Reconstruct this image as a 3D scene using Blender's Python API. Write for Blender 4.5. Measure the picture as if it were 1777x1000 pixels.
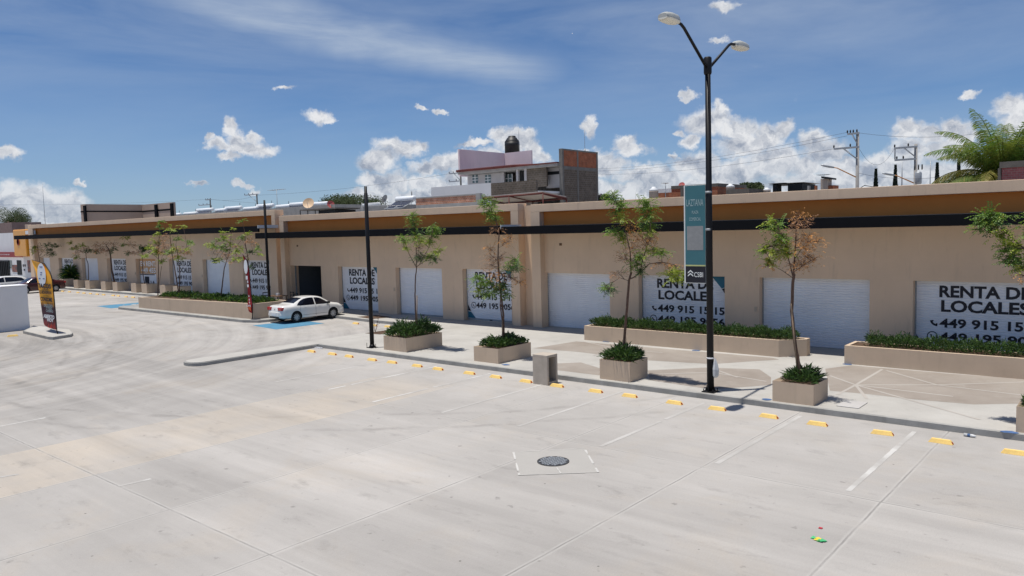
import bpy, bmesh, math, random
import numpy as np
from mathutils import Vector, Matrix
random.seed(7)
for o in list(bpy.data.objects): bpy.data.objects.remove(o)
SC = bpy.context.scene
COL = SC.collection

# ------------------------------------------------------------------ camera
# world axes: X runs along the shop front (to the right), Y points from the camera to the shops, Z up
CAM_H = 5.2
FPX, YAW, PITCH, ROLL = 1329.56, 0.701829, -0.0771026, -0.0257624
_cy, _sy = math.cos(YAW), math.sin(YAW)
FW = np.array([-_sy*math.cos(PITCH), _cy*math.cos(PITCH), math.sin(PITCH)])
_r0 = np.array([_cy, _sy, 0.0]); _u0 = np.cross(_r0, FW)
RT = math.cos(ROLL)*_r0 + math.sin(ROLL)*_u0
UP = -math.sin(ROLL)*_r0 + math.cos(ROLL)*_u0
EYE = np.array([0, 0, CAM_H])
cam = bpy.data.cameras.new("camera"); camo = bpy.data.objects.new("camera", cam); COL.objects.link(camo)
cam.sensor_width = 36; cam.lens = 36*FPX/1777; cam.clip_start = .1; cam.clip_end = 6000
camo.matrix_world = Matrix(((RT[0], UP[0], -FW[0], 0), (RT[1], UP[1], -FW[1], 0), (RT[2], UP[2], -FW[2], CAM_H), (0, 0, 0, 1)))
SC.camera = camo
# survey helpers: a sight line of the photograph met with a plane of the real place
def ray(x, y): return FW*FPX + RT*(x-888.5) - UP*(y-500)
def onY(x, y, Y): d = ray(x, y); return Vector(EYE + d*(Y/d[1]))
def onX(x, y, X): d = ray(x, y); return Vector(EYE + d*(X/d[0]))
def zl(X):                                   # height of the car park: it climbs gently to the left
    return 0.0 if X > -34 else min(.45, (-34-X)*.45/28)
def gr(x, y, dz=0):
    z = dz
    for _ in range(25):
        d = ray(x, y); p = EYE + d*((z-CAM_H)/d[2]); z = zl(p[0])+dz
    return Vector(p)

# ------------------------------------------------------------------ light
SUN = Vector((-.113, -.122, 1)).normalized()
ELEV = math.asin(SUN.z); AZ = math.atan2(SUN.x, SUN.y)
EXPOSURE = 0.16
sun = bpy.data.lights.new("sun", 'SUN'); sun.energy = 4.4; sun.angle = math.radians(.5); sun.color = (1, .95, .87)
suno = bpy.data.objects.new("sun", sun); COL.objects.link(suno)
suno.rotation_euler = SUN.to_track_quat('Z', 'Y').to_euler()
SC.view_settings.view_transform = 'Standard'; SC.view_settings.look = 'None'
SC.view_settings.exposure = EXPOSURE; SC.view_settings.gamma = 1

# ------------------------------------------------------------------ node helpers
class NT:
    def __init__(s, tree): s.t = tree; s.n = tree.nodes; s.l = tree.links
    def new(s, typ, **kw):
        n = s.n.new(typ)
        for k, v in kw.items(): setattr(n, k, v)
        return n
    def put(s, sock, v):
        if hasattr(v, 'is_output') or isinstance(v, bpy.types.NodeSocket): s.l.new(v, sock)
        else: sock.default_value = v
    def math(s, op, a, b=None, c=None, clamp=False):
        n = s.new('ShaderNodeMath', operation=op); n.use_clamp = clamp
        s.put(n.inputs[0], a)
        if b is not None: s.put(n.inputs[1], b)
        if c is not None: s.put(n.inputs[2], c)
        return n.outputs[0]
    def vmath(s, op, a, b=None):
        n = s.new('ShaderNodeVectorMath', operation=op); s.put(n.inputs[0], a)
        if b is not None: s.put(n.inputs[1], b)
        return n.outputs[0]
    def mix(s, f, a, b, blend='MIX'):
        n = s.new('ShaderNodeMix', data_type='RGBA', blend_type=blend)
        s.put(n.inputs[0], f); s.put(n.inputs[6], a); s.put(n.inputs[7], b); return n.outputs[2]
    def noise(s, vec, scale, detail=4, rough=.55, dist=0, fac=True):
        n = s.new('ShaderNodeTexNoise'); s.put(n.inputs['Vector'], vec)
        n.inputs['Scale'].default_value = scale; n.inputs['Detail'].default_value = detail
        n.inputs['Roughness'].default_value = rough; n.inputs['Distortion'].default_value = dist
        return n.outputs[0] if fac else n.outputs[1]
    def mapr(s, v, a, b, c=0, d=1, smooth=False):
        n = s.new('ShaderNodeMapRange'); n.interpolation_type = 'SMOOTHSTEP' if smooth else 'LINEAR'
        s.put(n.inputs[0], v)
        for i, q in enumerate((a, b, c, d)): s.put(n.inputs[1+i], q)
        return n.outputs[0]
    def mapping(s, vec, loc=(0, 0, 0), rot=(0, 0, 0), scale=(1, 1, 1)):
        n = s.new('ShaderNodeMapping'); s.put(n.inputs[0], vec)
        n.inputs[1].default_value = loc; n.inputs[2].default_value = rot; n.inputs[3].default_value = scale
        return n.outputs[0]
def c4(c): return (c[0], c[1], c[2], 1)

# ------------------------------------------------------------------ sky: Nishita air with cumulus and cirrus placed by azimuth and elevation
def azel(x, y):
    d = ray(x, y); d = d/np.linalg.norm(d)
    return math.atan2(d[0], d[1]), math.asin(d[2])
W = bpy.data.worlds.new("World"); SC.world = W; W.use_nodes = True
def build_sky():
    t = NT(W.node_tree); t.n.clear()
    out = t.new('ShaderNodeOutputWorld'); bg = t.new('ShaderNodeBackground')
    sky = t.new('ShaderNodeTexSky', sky_type='NISHITA'); sky.sun_disc = False
    sky.sun_elevation = ELEV; sky.sun_rotation = AZ; sky.altitude = 1800; sky.air_density = 1.0; sky.dust_density = .6; sky.ozone_density = 2.2
    tc = t.new('ShaderNodeTexCoord'); d = tc.outputs['Generated']
    sx = t.new('ShaderNodeSeparateXYZ'); t.l.new(d, sx.inputs[0])
    az = t.math('ARCTAN2', sx.outputs[0], sx.outputs[1]); el = t.math('ARCSINE', sx.outputs[2])
    cb = t.new('ShaderNodeCombineXYZ'); t.l.new(az, cb.inputs[0]); t.l.new(el, cb.inputs[1]); ae = cb.outputs[0]
    # domain warp so that outlines billow
    w1 = t.noise(ae, 26, 5, .6, fac=False)
    w1 = t.vmath('SUBTRACT', w1, (.5, .5, .5)); w1 = t.vmath('MULTIPLY', w1, (.042, .034, 0))
    w2 = t.noise(ae, 95, 4, .6, fac=False)
    w2 = t.vmath('SUBTRACT', w2, (.5, .5, .5)); w2 = t.vmath('MULTIPLY', w2, (.014, .013, 0))
    p = t.vmath('ADD', t.vmath('ADD', ae, w1), w2)
    B = [(10,268,34,12),(60,345,46,24),(20,345,40,26),(110,352,46,20),(130,321,11,5),(0,365,70,24),(90,372,80,18),
     (401,222,16,18),(413,242,22,18),(440,240,20,12),(425,258,46,17),(455,264,26,14),(375,255,26,10),(392,276,24,9),(364,243,11,6),
     (556,204,28,15),(577,212,15,7),(344,322,19,6),(420,322,17,7),(440,332,16,7),(496,154,13,6),(730,190,13,8),(764,191,12,6),
     (690,258,46,20),(660,282,40,22),(722,256,20,13),(640,312,30,16),(680,318,58,24),(738,292,22,16),(762,282,26,16),(788,277,26,18),(750,320,66,18),(640,338,48,14),(800,302,34,22),
     (890,245,38,28),(870,236,19,18),(906,232,22,17),(926,262,22,22),(850,277,46,22),(800,272,34,16),(825,248,36,8),(942,272,18,16),
     (1025,222,12,17),(1000,264,24,10),(1040,272,34,20),(1062,287,34,16),(1085,248,26,15),(1102,262,32,15),(1040,297,46,20),(1110,302,48,18),(1140,312,68,22),(1080,332,70,20),
     (1250,190,18,13),(1230,212,48,25),(1282,226,46,23),(1332,236,36,25),(1200,242,18,15),(1180,231,10,7),(1176,268,11,8),(1290,252,58,28),(1210,287,48,25),(1260,302,90,27),(1345,282,58,32),(1362,226,19,18),
     (1411,241,26,22),(1432,262,40,25),(1462,292,46,22),(1400,292,46,20),
     (1576,225,34,20),(1612,230,32,20),(1652,221,36,19),(1642,252,46,27),(1580,262,42,24),(1540,292,66,22),(1600,297,66,22),(1682,242,26,22),
     (1200,335,220,34),(1450,322,200,32),(1620,310,160,30),(1080,340,140,30),(720,345,130,22),(860,300,90,34),(70,385,140,24),(1752,190,34,20),(1768,207,38,22),(1800,240,60,34),(1257,10,24,11),(1247,70,17,8),(1690,158,18,8),(1197,165,15,8),(990,60,1,1)]
    F = None
    for (x, y, rx, ry) in B:
        a, e = azel(x, y)
        k = (FPX/(math.cos(math.atan(abs(x-888.5)/FPX))**2))   # pixels per radian there
        sxr, syr = k/(rx*1.32), FPX*1.08/(ry*1.32)
        m = t.mapping(p, (-a*sxr, -e*syr, 0), (0, 0, 0), (sxr, syr, 0))
        g = t.new('ShaderNodeTexGradient', gradient_type='SPHERICAL'); t.l.new(m, g.inputs[0])
        g = g.outputs[1]
        F = g if F is None else t.math('MAXIMUM', F, g)
    fb = t.noise(ae, 50, 6, .58)
    G = t.math('ADD', F, t.math('MULTIPLY', t.math('SUBTRACT', fb, .5), .60))
    mask = t.math('MULTIPLY', t.mapr(G, .08, .62, 0, 1, True), t.mapr(el, .0, .10, .80, 1))
    # tops bright, hollows and bases greyer
    n1 = t.noise(p, 34, 6, .6)
    up = t.mapping(p, (.004, .011, 0)); n2 = t.noise(up, 34, 6, .6)
    rel = t.math('MULTIPLY', t.math('SUBTRACT', n1, n2), 3.2)
    thick = t.mapr(F, .25, .8, 0, 1, True)
    lit = t.math('ADD', t.math('SUBTRACT', .82, t.math('MULTIPLY', thick, .26)), rel, clamp=True)
    low = t.mapr(el, .0, .16, 0, 1)
    lit = t.math('MULTIPLY', lit, t.mapr(low, 0, 1, .86, 1.0))
    ccol = t.mix(lit, (.29, .33, .41, 1), (.72, .73, .75, 1))
    # cirrus: a long streak high on the left and faint veils on the right
    a0, e0 = azel(430, 20); a1, e1 = azel(960, 128)
    L = math.hypot(a1-a0, e1-e0); th = math.atan2(e1-e0, a1-a0)
    q = t.mapping(ae, (0, 0, 0), (0, 0, -th), (1, 1, 1))
    qs = t.new('ShaderNodeSeparateXYZ'); t.l.new(q, qs.inputs[0])
    ca, sa = math.cos(-th), math.sin(-th)
    cu = a0*ca-e0*sa; cv = a0*sa+e0*ca
    wv = t.math('MULTIPLY', t.math('SUBTRACT', t.noise(ae, 7, 3), .5), .05)
    dv = t.math('ADD', t.math('SUBTRACT', qs.outputs[1], cv), wv)
    band = t.mapr(t.math('ABSOLUTE', dv), .0, .045, 1, 0, True)
    along = t.math('MULTIPLY', t.mapr(qs.outputs[0], cu-.32, cu+.12, 0, 1, True), t.mapr(qs.outputs[0], cu+L*.8, cu+L*1.12, 1, 0, True))
    st = t.noise(t.mapping(ae, (0, 0, 0), (0, 0, -th), (4, 26, 1)), 1, 6, .62, .5)
    ci = t.math('MULTIPLY', t.math('MULTIPLY', band, along), t.mapr(st, .28, .72, .25, .95))
    veil = t.noise(t.mapping(ae, (3, 1, 0), (0, 0, .32), (2.2, 11, 1)), 1, 6, .6, .4)
    vz = t.math('MULTIPLY', t.mapr(veil, .38, .76, 0, .50), t.mapr(el, .08, .26, .15, 1))
    ci = t.math('MAXIMUM', ci, vz)
    base = t.mix(1, sky.outputs[0], (SKY_K*.76, SKY_K*.93, SKY_K*1.14, 1), 'MULTIPLY')
    hz = t.mapr(el, -.02, .17, .48, 0, True)
    base = t.mix(hz, base, (.285, .365, .49, 1))
    col = t.mix(ci, base, (.43, .50, .60, 1))
    col = t.mix(mask, col, ccol)
    # below the horizon: ground bounce colour
    t.l.new(col, bg.inputs[0]); bg.inputs[1].default_value = 1.0
    t.l.new(bg.outputs[0], out.inputs[0])
SKY_K = .072
build_sky()
W.cycles.sampling_method = 'MANUAL'; W.cycles.sample_map_resolution = 512

# ------------------------------------------------------------------ materials
MATS = {}
def mat(name, col, rough=.7, var=.12, scale=3.0, bump=0, bscale=60, metal=0, spec=.4, stain=0, var2=None, trans=0, coat=0):
    if name in MATS: return MATS[name]
    m = bpy.data.materials.new(name); m.use_nodes = True; MATS[name] = m
    t = NT(m.node_tree); b = t.n['Principled BSDF']
    tc = t.new('ShaderNodeTexCoord').outputs['Object']
    n = t.noise(tc, scale, 6, .6)
    f = t.mapr(n, .3, .7, 1-var, 1+var)
    c = t.mix(1, c4(col), f, 'MULTIPLY')
    if var2: c = t.mix(t.mapr(t.noise(tc, scale*.37, 3), .42, .6), c, c4(var2))
    if stain:
        s = t.noise(t.mapping(tc, scale=(1.5, 1.5, .25)), 2.2, 5, .65)
        c = t.mix(t.mapr(s, .55, .8, 0, stain), c, c4([k*.45 for k in col]))
    t.l.new(c, b.inputs['Base Color'])
    b.inputs['Roughness'].default_value = rough; b.inputs['Metallic'].default_value = metal
    b.inputs['Specular IOR Level'].default_value = spec
    if coat: b.inputs['Coat Weight'].default_value = coat; b.inputs['Coat Roughness'].default_value = .06
    if bump:
        bn = t.new('ShaderNodeBump'); bn.inputs['Strength'].default_value = bump; bn.inputs['Distance'].default_value = .01
        t.l.new(t.noise(tc, bscale, 5, .6), bn.inputs['Height']); t.l.new(bn.outputs[0], b.inputs['Normal'])
    if trans:
        tr = t.new('ShaderNodeBsdfTranslucent'); t.l.new(t.mix(1, c, (1.3, 1.4, .7, 1), 'MULTIPLY'), tr.inputs[0])
        mx = t.new('ShaderNodeMixShader'); mx.inputs[0].default_value = trans
        t.l.new(b.outputs[0], mx.inputs[1]); t.l.new(tr.outputs[0], mx.inputs[2]); t.l.new(mx.outputs[0], t.n['Material Output'].inputs[0])
    return m
TAN = (.72, .535, .38)
mat('tan_stucco', TAN, .9, .06, .5, .25, 90, stain=.28)
mat('tan_planter', (.55, .43, .32), .9, .06, 1.2, .3, 80, stain=.30)
mat('ochre', (.72, .255, .058), .85, .06, .7, .15, 60)
mat('canopy_steel', (.005, .0055, .0075), .75, .15, 1, spec=.12)
mat('white_trim', (.72, .74, .76), .6, .05)
mat('shutter', (.79, .80, .83), .55, .04, 1.2, stain=.12)
mat('letter_black', (.012, .012, .02), .6, .1)
mat('teal', (.01, .13, .21), .5, .08)
mat('banner_teal', (.045, .15, .175), .45, .05)
mat('pale_letter', (.34, .45, .46), .6, .05)
mat('black_paint', (.012, .012, .014), .4, .1, 4, coat=.2)
mat('pole_black', (.007, .007, .009), .5, .15, 6, spec=.25)
mat('sign_edge', (.72, .74, .72), .5, .04)
mat('plate_grey', (.26, .265, .265), .5, .1, 8)
mat('olive_line', (.50, .52, .22), .5, .04)
mat('lamp_grey', (.42, .43, .41), .45, .06, 5)
mat('lamp_glass', (.72, .70, .62), .7, .03, 1)
mat('yellow_stop', (.84, .58, .19), .75, .12, 5, .3, 60, stain=.28)
mat('red_reflect', (.35, .05, .02), .4, .1)
mat('kerb_concrete', (.31, .305, .29), .9, .22, 1.6, .5, 40, stain=.5)
mat('bin_concrete', (.43, .375, .315), .9, .12, 2.5, .5, 50, stain=.3)
mat('soil', (.09, .055, .035), 1, .35, 9, .8, 40)
mat('leaf_green', (.115, .20, .034), .55, .45, 5, trans=.3)
mat('leaf_dark', (.045, .095, .026), .5, .4, 5, trans=.2)
mat('leaf_lime', (.27, .32, .045), .55, .4, 5, trans=.3)
mat('leaf_dead', (.50, .235, .075), .8, .4, 6, trans=.2)
mat('leaf_brown', (.34, .185, .11), .85, .35, 6, trans=.15)
mat('hedge_leaf', (.036, .078, .018), .55, .5, 4, trans=.18)
mat('hedge_light', (.08, .14, .036), .55, .4, 4, trans=.2)
mat('bark', (.105, .062, .045), .9, .3, 14, .6, 40)
mat('stake', (.22, .16, .11), .9, .2, 8)
mat('car_white', (.70, .69, .665), .3, .015, 2, coat=.7, stain=.05)
mat('car_maroon', (.055, .010, .012), .3, .06, 2, coat=.8)
mat('car_glass', (.006, .007, .012), .12, .1, 2, spec=.55)
mat('rubber', (.014, .014, .015), .85, .2, 20)
mat('rim', (.52, .52, .52), .4, .08, 10, metal=.15)
mat('car_dark', (.012, .013, .016), .6, .1)
mat('tail_red', (.42, .012, .016), .2, .08, 8, coat=.6)
mat('chrome', (.6, .6, .6), .2, .05, metal=.9)
mat('blue_paint', (.07, .21, .33), .8, .18, 2.5)
mat('blue_spray', (.06, .12, .26), .85, .3, 6)
mat('white_paint', (.39, .375, .355), .85, .06, 2.6, var2=(.52, .51, .49))
mat('faint_paint', (.385, .37, .35), .85, .06, 1.6, var2=(.45, .435, .415))
mat('mortar_white', (.49, .48, .46), .85, .12, 2)
mat('gate_iron', (.02, .02, .022), .5, .1)
mat('white_wall', (.72, .72, .73), .85, .04, .8, .2, 60, stain=.08)
mat('pink_wall', (.80, .64, .66), .9, .05, .8, .2, 60, stain=.15)
mat('block_grey', (.135, .12, .105), .95, .2, 2.2, .5, 30, stain=.4)
mat('conc_grey', (.34, .33, .315), .9, .15, 1.5, .4, 40, stain=.3)
mat('house_tan', (.42, .32, .26), .9, .06, .8, .2, 60)
mat('red_tile', (.15, .038, .032), .8, .2, 5)
mat('red_steel', (.10, .018, .014), .6, .15, 4)
mat('sheet_roof', (.50, .45, .40), .6, .1, 2)
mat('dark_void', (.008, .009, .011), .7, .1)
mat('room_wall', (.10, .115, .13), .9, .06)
mat('room_door', (.30, .25, .18), .7, .08)
mat('window_glass', (.10, .14, .15), .15, .1, spec=.6)
mat('tank_black', (.014, .014, .016), .5, .12)
mat('tank_beige', (.44, .37, .31), .6, .06)
mat('heater_steel', (.74, .77, .80), .35, .05, 5, metal=.0)
mat('tube_glass', (.08, .09, .13), .25, .2, 6)
mat('dish_tan', (.62, .44, .28), .6, .08)
mat('dish_red', (.45, .10, .09), .6, .08)
mat('galv', (.34, .36, .38), .5, .12, 5, metal=.3)
mat('pole_conc', (.30, .29, .28), .85, .12, 3)
mat('wire', (.05, .05, .06), .6, .05)
mat('orange_arm', (.50, .25, .10), .6, .1)
mat('palm_leaf', (.10, .175, .04), .5, .4, 2.0, trans=.3, var2=(.17, .20, .05))
mat('palm_yellow', (.22, .19, .045), .6, .3, 2, trans=.2)
mat('cypress', (.012, .024, .014), .8, .35, 3)
mat('far_leaf', (.075, .10, .045), .85, .45, 1.2, trans=.15)
mat('sign_orange', (.75, .32, .02), .4, .06, coat=.3)
mat('sign_red', (.30, .02, .02), .5, .1)
mat('flag_red', (.26, .008, .012), .7, .15, 2)
mat('flag_orange2', (.55, .10, .02), .7, .1)
mat('iron_dark', (.05, .05, .055), .7, .35, 26, .8, 60)
mat('plastic_white', (.75, .76, .78), .3, .1)
mat('wrap_green', (.05, .42, .16), .4, .15); mat('wrap_yellow', (.72, .55, .04), .4, .15); mat('wrap_red', (.5, .03, .05), .4, .1)
mat('wood', (.16, .09, .05), .7, .25, 8)
mat('poster', (.10, .06, .06), .5, .8, 6, var2=(.35, .10, .05))
mat('tan_banner', (.52, .30, .14), .6, .12, 3)
mat('logo_blue', (.10, .15, .35), .6, .2)

def brick_mat(name, c1, c2, mort, scale, bw=.5, bh=.25, var=.3):
    m = bpy.data.materials.new(name); m.use_nodes = True; MATS[name] = m
    t = NT(m.node_tree); b = t.n['Principled BSDF']
    tc = t.new('ShaderNodeTexCoord').outputs['Object']
    s = t.new('ShaderNodeSeparateXYZ'); t.l.new(tc, s.inputs[0])
    cb = t.new('ShaderNodeCombineXYZ'); t.l.new(t.math('ADD', s.outputs[0], s.outputs[1]), cb.inputs[0]); t.l.new(s.outputs[2], cb.inputs[1])
    k = t.new('ShaderNodeTexBrick'); t.l.new(cb.outputs[0], k.inputs[0])
    k.inputs['Color1'].default_value = c4(c1); k.inputs['Color2'].default_value = c4(c2); k.inputs['Mortar'].default_value = c4(mort)
    k.inputs['Scale'].default_value = scale; k.inputs['Brick Width'].default_value = bw; k.inputs['Row Height'].default_value = bh
    k.inputs['Mortar Size'].default_value = .022; k.inputs['Bias'].default_value = 0
    n = t.noise(tc, 1.6, 6, .65); f = t.mapr(n, .3, .7, 1-var, 1+var)
    c = t.mix(1, k.outputs[0], f, 'MULTIPLY')
    c = t.mix(t.mapr(t.noise(tc, 3.1, 5, .7), .55, .75, 0, .5), c, c4([q*.9 for q in mort]))
    t.l.new(c, b.inputs['Base Color']); b.inputs['Roughness'].default_value = .95
brick_mat('brick_red', (.40, .115, .045), (.31, .085, .036), (.26, .17, .12), 2.2)
brick_mat('brick_old', (.52, .21, .11), (.40, .14, .07), (.52, .46, .40), 2.0, var=.35)
brick_mat('brick_pink', (.33, .10, .10), (.28, .08, .08), (.30, .2, .18), 2.0)
brick_mat('block_wall', (.145, .115, .088), (.115, .092, .07), (.185, .16, .135), 1.05, .42, .21, .3)
mat('conc_dark', (.19, .18, .165), .9, .2, 1.5, .4, 40, stain=.35)
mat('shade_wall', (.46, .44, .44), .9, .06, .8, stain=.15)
mat('dull_pink', (.20, .14, .13), .9, .15, 1)

JX = [-3.77, -7.35, -10.95, -14.35, -17.85, -21.5, -25.1]
def lot_material():
    m = bpy.data.materials.new('lot_concrete'); m.use_nodes = True; MATS['lot_concrete'] = m
    t = NT(m.node_tree); b = t.n['Principled BSDF']
    pos = t.new('ShaderNodeTexCoord').outputs['Object']
    s = t.new('ShaderNodeSeparateXYZ'); t.l.new(pos, s.inputs[0]); X, Y = s.outputs[0], s.outputs[1]
    # slabs poured 3.55 m wide and 8.2 m long, each with its own tone
    ix = t.math('FLOOR', t.math('DIVIDE', t.math('ADD', X, 3.77), 3.545)); iy = t.math('FLOOR', t.math('DIVIDE', t.math('SUBTRACT', Y, 6.65), 8.2))
    cb = t.new('ShaderNodeCombineXYZ'); t.l.new(ix, cb.inputs[0]); t.l.new(iy, cb.inputs[1])
    wn = t.new('ShaderNodeTexWhiteNoise', noise_dimensions='2D'); t.l.new(cb.outputs[0], wn.inputs[0])
    tone = t.mapr(wn.outputs[0], 0, 1, .92, 1.06)
    c = t.mix(t.mapr(t.noise(pos, .16, 5, .6), .3, .7), (.375, .362, .348, 1), (.48, .462, .445, 1))
    c = t.mix(t.mapr(t.noise(pos, .33, 6, .7, .5), .50, .72, 0, .45), c, (.455, .405, .345, 1))
    # tyre tracks: pairs of dark sweeping bands
    for (ox, oy, R0) in ((-46, -6, 21.0), (-46, -6, 22.6), (-34, 34, 26.5), (-34, 34, 28.0), (-60, 2, 23.5), (-60, 2, 25.1)):
        ax = t.math('ADD', X, -ox); ay = t.math('ADD', Y, -oy)
        rad = t.math('SQRT', t.math('ADD', t.math('MULTIPLY', ax, ax), t.math('MULTIPLY', ay, ay)))
        wob_ = t.math('MULTIPLY', t.math('SUBTRACT', t.noise(pos, .25, 3), .5), 1.2)
        dd = t.math('ABSOLUTE', t.math('ADD', t.math('SUBTRACT', rad, R0), wob_))
        f = t.math('MULTIPLY', t.mapr(dd, .02, .22, 1, 0, True), t.mapr(t.noise(pos, .6, 6, .7), .42, .64, 0, .5))
        c = t.mix(f, c, (.22, .21, .20, 1))
    c = t.mix(1, c, tone, 'MULTIPLY')
    # a strip of creamier pours
    strip = t.math('MULTIPLY', t.math('LESS_THAN', t.math('ABSOLUTE', t.math('ADD', X, 19.68)), 1.79), t.mapr(Y, 16.5, 19, 1, 0, True))
    c = t.mix(t.math('MULTIPLY', strip, t.mapr(t.noise(pos, .5, 4), .3, .65, .25, .85)), c, (.52, .465, .40, 1))
    # traffic sweeps along X in the aisle, broom marks
    sw = t.noise(t.mapping(pos, (0, 0, 0), (0, 0, .10), (.05, .9, 1)), 1, 6, .6, .35)
    aisle = t.mapr(t.math('ABSOLUTE', t.math('SUBTRACT', Y, 10.8)), 2.5, 6.5, 1, .35, True)
    c = t.mix(1, c, t.mix(aisle, (1, 1, 1, 1), t.mapr(sw, .30, .70, .83, 1.08)), 'MULTIPLY')
    # turning arcs at the drive on the left
    dx = t.math('ADD', X, 46); dy = t.math('SUBTRACT', Y, 5)
    rr = t.math('SQRT', t.math('ADD', t.math('MULTIPLY', dx, dx), t.math('MULTIPLY', dy, dy)))
    rc = t.new('ShaderNodeCombineXYZ'); t.l.new(rr, rc.inputs[0]); t.l.new(t.math('MULTIPLY', t.math('ARCTAN2', dy, dx), .6), rc.inputs[1])
    arcs = t.noise(rc.outputs[0], 1.0, 6, .65)
    dv = t.mapr(X, -20, -32, 0, 1, True)
    c = t.mix(1, c, t.mix(dv, (1, 1, 1, 1), t.mapr(arcs, .32, .68, .70, 1.08)), 'MULTIPLY')
    # scuffs, oil spots, pale dusty bay fronts
    st = t.noise(t.mapping(pos, (0, 0, 0), (0, 0, .2), (.7, 1.6, 1)), 1.1, 6, .68, .2)
    c = t.mix(t.mapr(st, .57, .78, 0, .55), c, (.21, .203, .195, 1))
    sp = t.noise(pos, 4.2, 3, .5)
    c = t.mix(t.mapr(sp, .68, .76, 0, .5), c, (.15, .145, .14, 1))
    vo = t.new('ShaderNodeTexVoronoi'); t.l.new(pos, vo.inputs['Vector']); vo.inputs['Scale'].default_value = 1.3
    c = t.mix(t.mapr(vo.outputs['Distance'], .018, .034, .75, 0), c, (.07, .065, .06, 1))
    bay = t.mapr(Y, 15.4, 19.5, 0, .5, True)
    c = t.mix(t.math('MULTIPLY', bay, t.mapr(t.noise(pos, .7, 5, .65), .35, .7)), c, (.53, .515, .50, 1))
    rub = t.noise(t.mapping(pos, (0, 0, 0), (0, 0, .06), (.35, 7, 1)), 1, 7, .7)
    c = t.mix(1, c, t.mapr(rub, .3, .7, .97, 1.025), 'MULTIPLY')
    fine = t.noise(t.mapping(pos, scale=(14, 3, 1)), 3, 5, .7)
    c = t.mix(1, c, t.mapr(fine, .25, .75, .94, 1.05), 'MULTIPLY')
    gr1 = t.noise(pos, 60, 3, .7)
    c = t.mix(1, c, t.mapr(gr1, .25, .75, .90, 1.10), 'MULTIPLY')
    # sawn joints: dark cut with a pale worn lip
    wob = t.math('MULTIPLY', t.math('SUBTRACT', t.noise(pos, 1.2, 4, .6), .5), .05)
    j = None; lip = None
    def line(dist):
        nonlocal j, lip
        a = t.mapr(dist, .008, .026, 1, 0, True); l = t.mapr(dist, .03, .075, 1, 0, True)
        j = a if j is None else t.math('MAXIMUM', j, a); lip = l if lip is None else t.math('MAXIMUM', lip, l)
    for x in JX: line(t.math('ABSOLUTE', t.math('ADD', t.math('SUBTRACT', X, x), wob)))
    fx = t.math('ABSOLUTE', t.math('SUBTRACT', t.math('MODULO', t.math('ADD', X, 1000.0+28.7), 3.545), 1.77))
    far = t.math('ADD', fx, t.math('MULTIPLY', t.math('GREATER_THAN', X, -27), 5)); line(far)
    for y in (-1.55, 6.65, 14.85, 23.05): line(t.math('ABSOLUTE', t.math('ADD', t.math('SUBTRACT', Y, y), wob)))
    brk = t.mapr(t.noise(pos, .9, 4, .7), .38, .58, .25, 1)
    c = t.mix(t.math('MULTIPLY', t.math('MULTIPLY', lip, brk), .34), c, (.58, .57, .55, 1))
    c = t.mix(t.math('MULTIPLY', t.math('MULTIPLY', j, brk), .62), c, (.17, .165, .16, 1))
    c = t.mix(1, c, (LOT_K*1.005, LOT_K*.99, LOT_K*.972, 1), 'MULTIPLY')
    t.l.new(c, b.inputs['Base Color']); b.inputs['Roughness'].default_value = .88; b.inputs['Specular IOR Level'].default_value = .3
    bn = t.new('ShaderNodeBump'); bn.inputs['Strength'].default_value = .25; bn.inputs['Distance'].default_value = .006
    t.l.new(t.math('SUBTRACT', gr1, t.math('MULTIPLY', j, 2)), bn.inputs['Height']); t.l.new(bn.outputs[0], b.inputs['Normal'])
LOT_K = .87
lot_material()
def walk_material(name, ca, cbb, dark):
    m = bpy.data.materials.new(name); m.use_nodes = True; MATS[name] = m
    t = NT(m.node_tree); b = t.n['Principled BSDF']
    pos = t.new('ShaderNodeTexCoord').outputs['Object']
    c = t.mix(t.mapr(t.noise(pos, .45, 6, .65), .3, .7), c4(ca), c4(cbb))
    c = t.mix(t.mapr(t.noise(pos, 1.3, 6, .7, .3), .56, .78, 0, .5), c, c4(dark))
    c = t.mix(1, c, t.mapr(t.noise(pos, 50, 3, .7), .25, .75, .93, 1.07), 'MULTIPLY')
    t.l.new(c, b.inputs['Base Color']); b.inputs['Roughness'].default_value = .9
walk_material('walk_concrete', (.35, .335, .31), (.445, .43, .40), (.24, .23, .215))
walk_material('walk_brown', (.235, .20, .17), (.325, .29, .255), (.38, .355, .325))
walk_material('walk_score', (.35, .32, .29), (.43, .40, .365), (.38, .35, .32))
walk_material('slab_grey', (.335, .32, .30), (.385, .37, .345), (.28, .265, .25))
walk_material('hatch_conc', (.40, .385, .37), (.47, .455, .44), (.3, .29, .28))
def flag_material():
    m = bpy.data.materials.new('flag_print'); m.use_nodes = True; MATS['flag_print'] = m
    t = NT(m.node_tree); b = t.n['Principled BSDF']
    pos = t.new('ShaderNodeTexCoord').outputs['Object']; s = t.new('ShaderNodeSeparateXYZ'); t.l.new(pos, s.inputs[0])
    z = t.math('ADD', s.outputs[2], t.math('MULTIPLY', t.math('SUBTRACT', t.noise(pos, 3, 4), .5), .5))
    c = t.mix(t.mapr(z, 1.42, 1.85, 0, 1, True), (.05, .012, .02, 1), (.92, .42, .018, 1))
    c = t.mix(t.math('MULTIPLY', t.mapr(z, .35, .85, 1, 0, True), t.mapr(t.noise(pos, 5, 4), .4, .6)), c, (.50, .03, .012, 1))
    t.l.new(c, b.inputs['Base Color']); b.inputs['Roughness'].default_value = .6
flag_material()
def M(n): return MATS[n]

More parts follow.
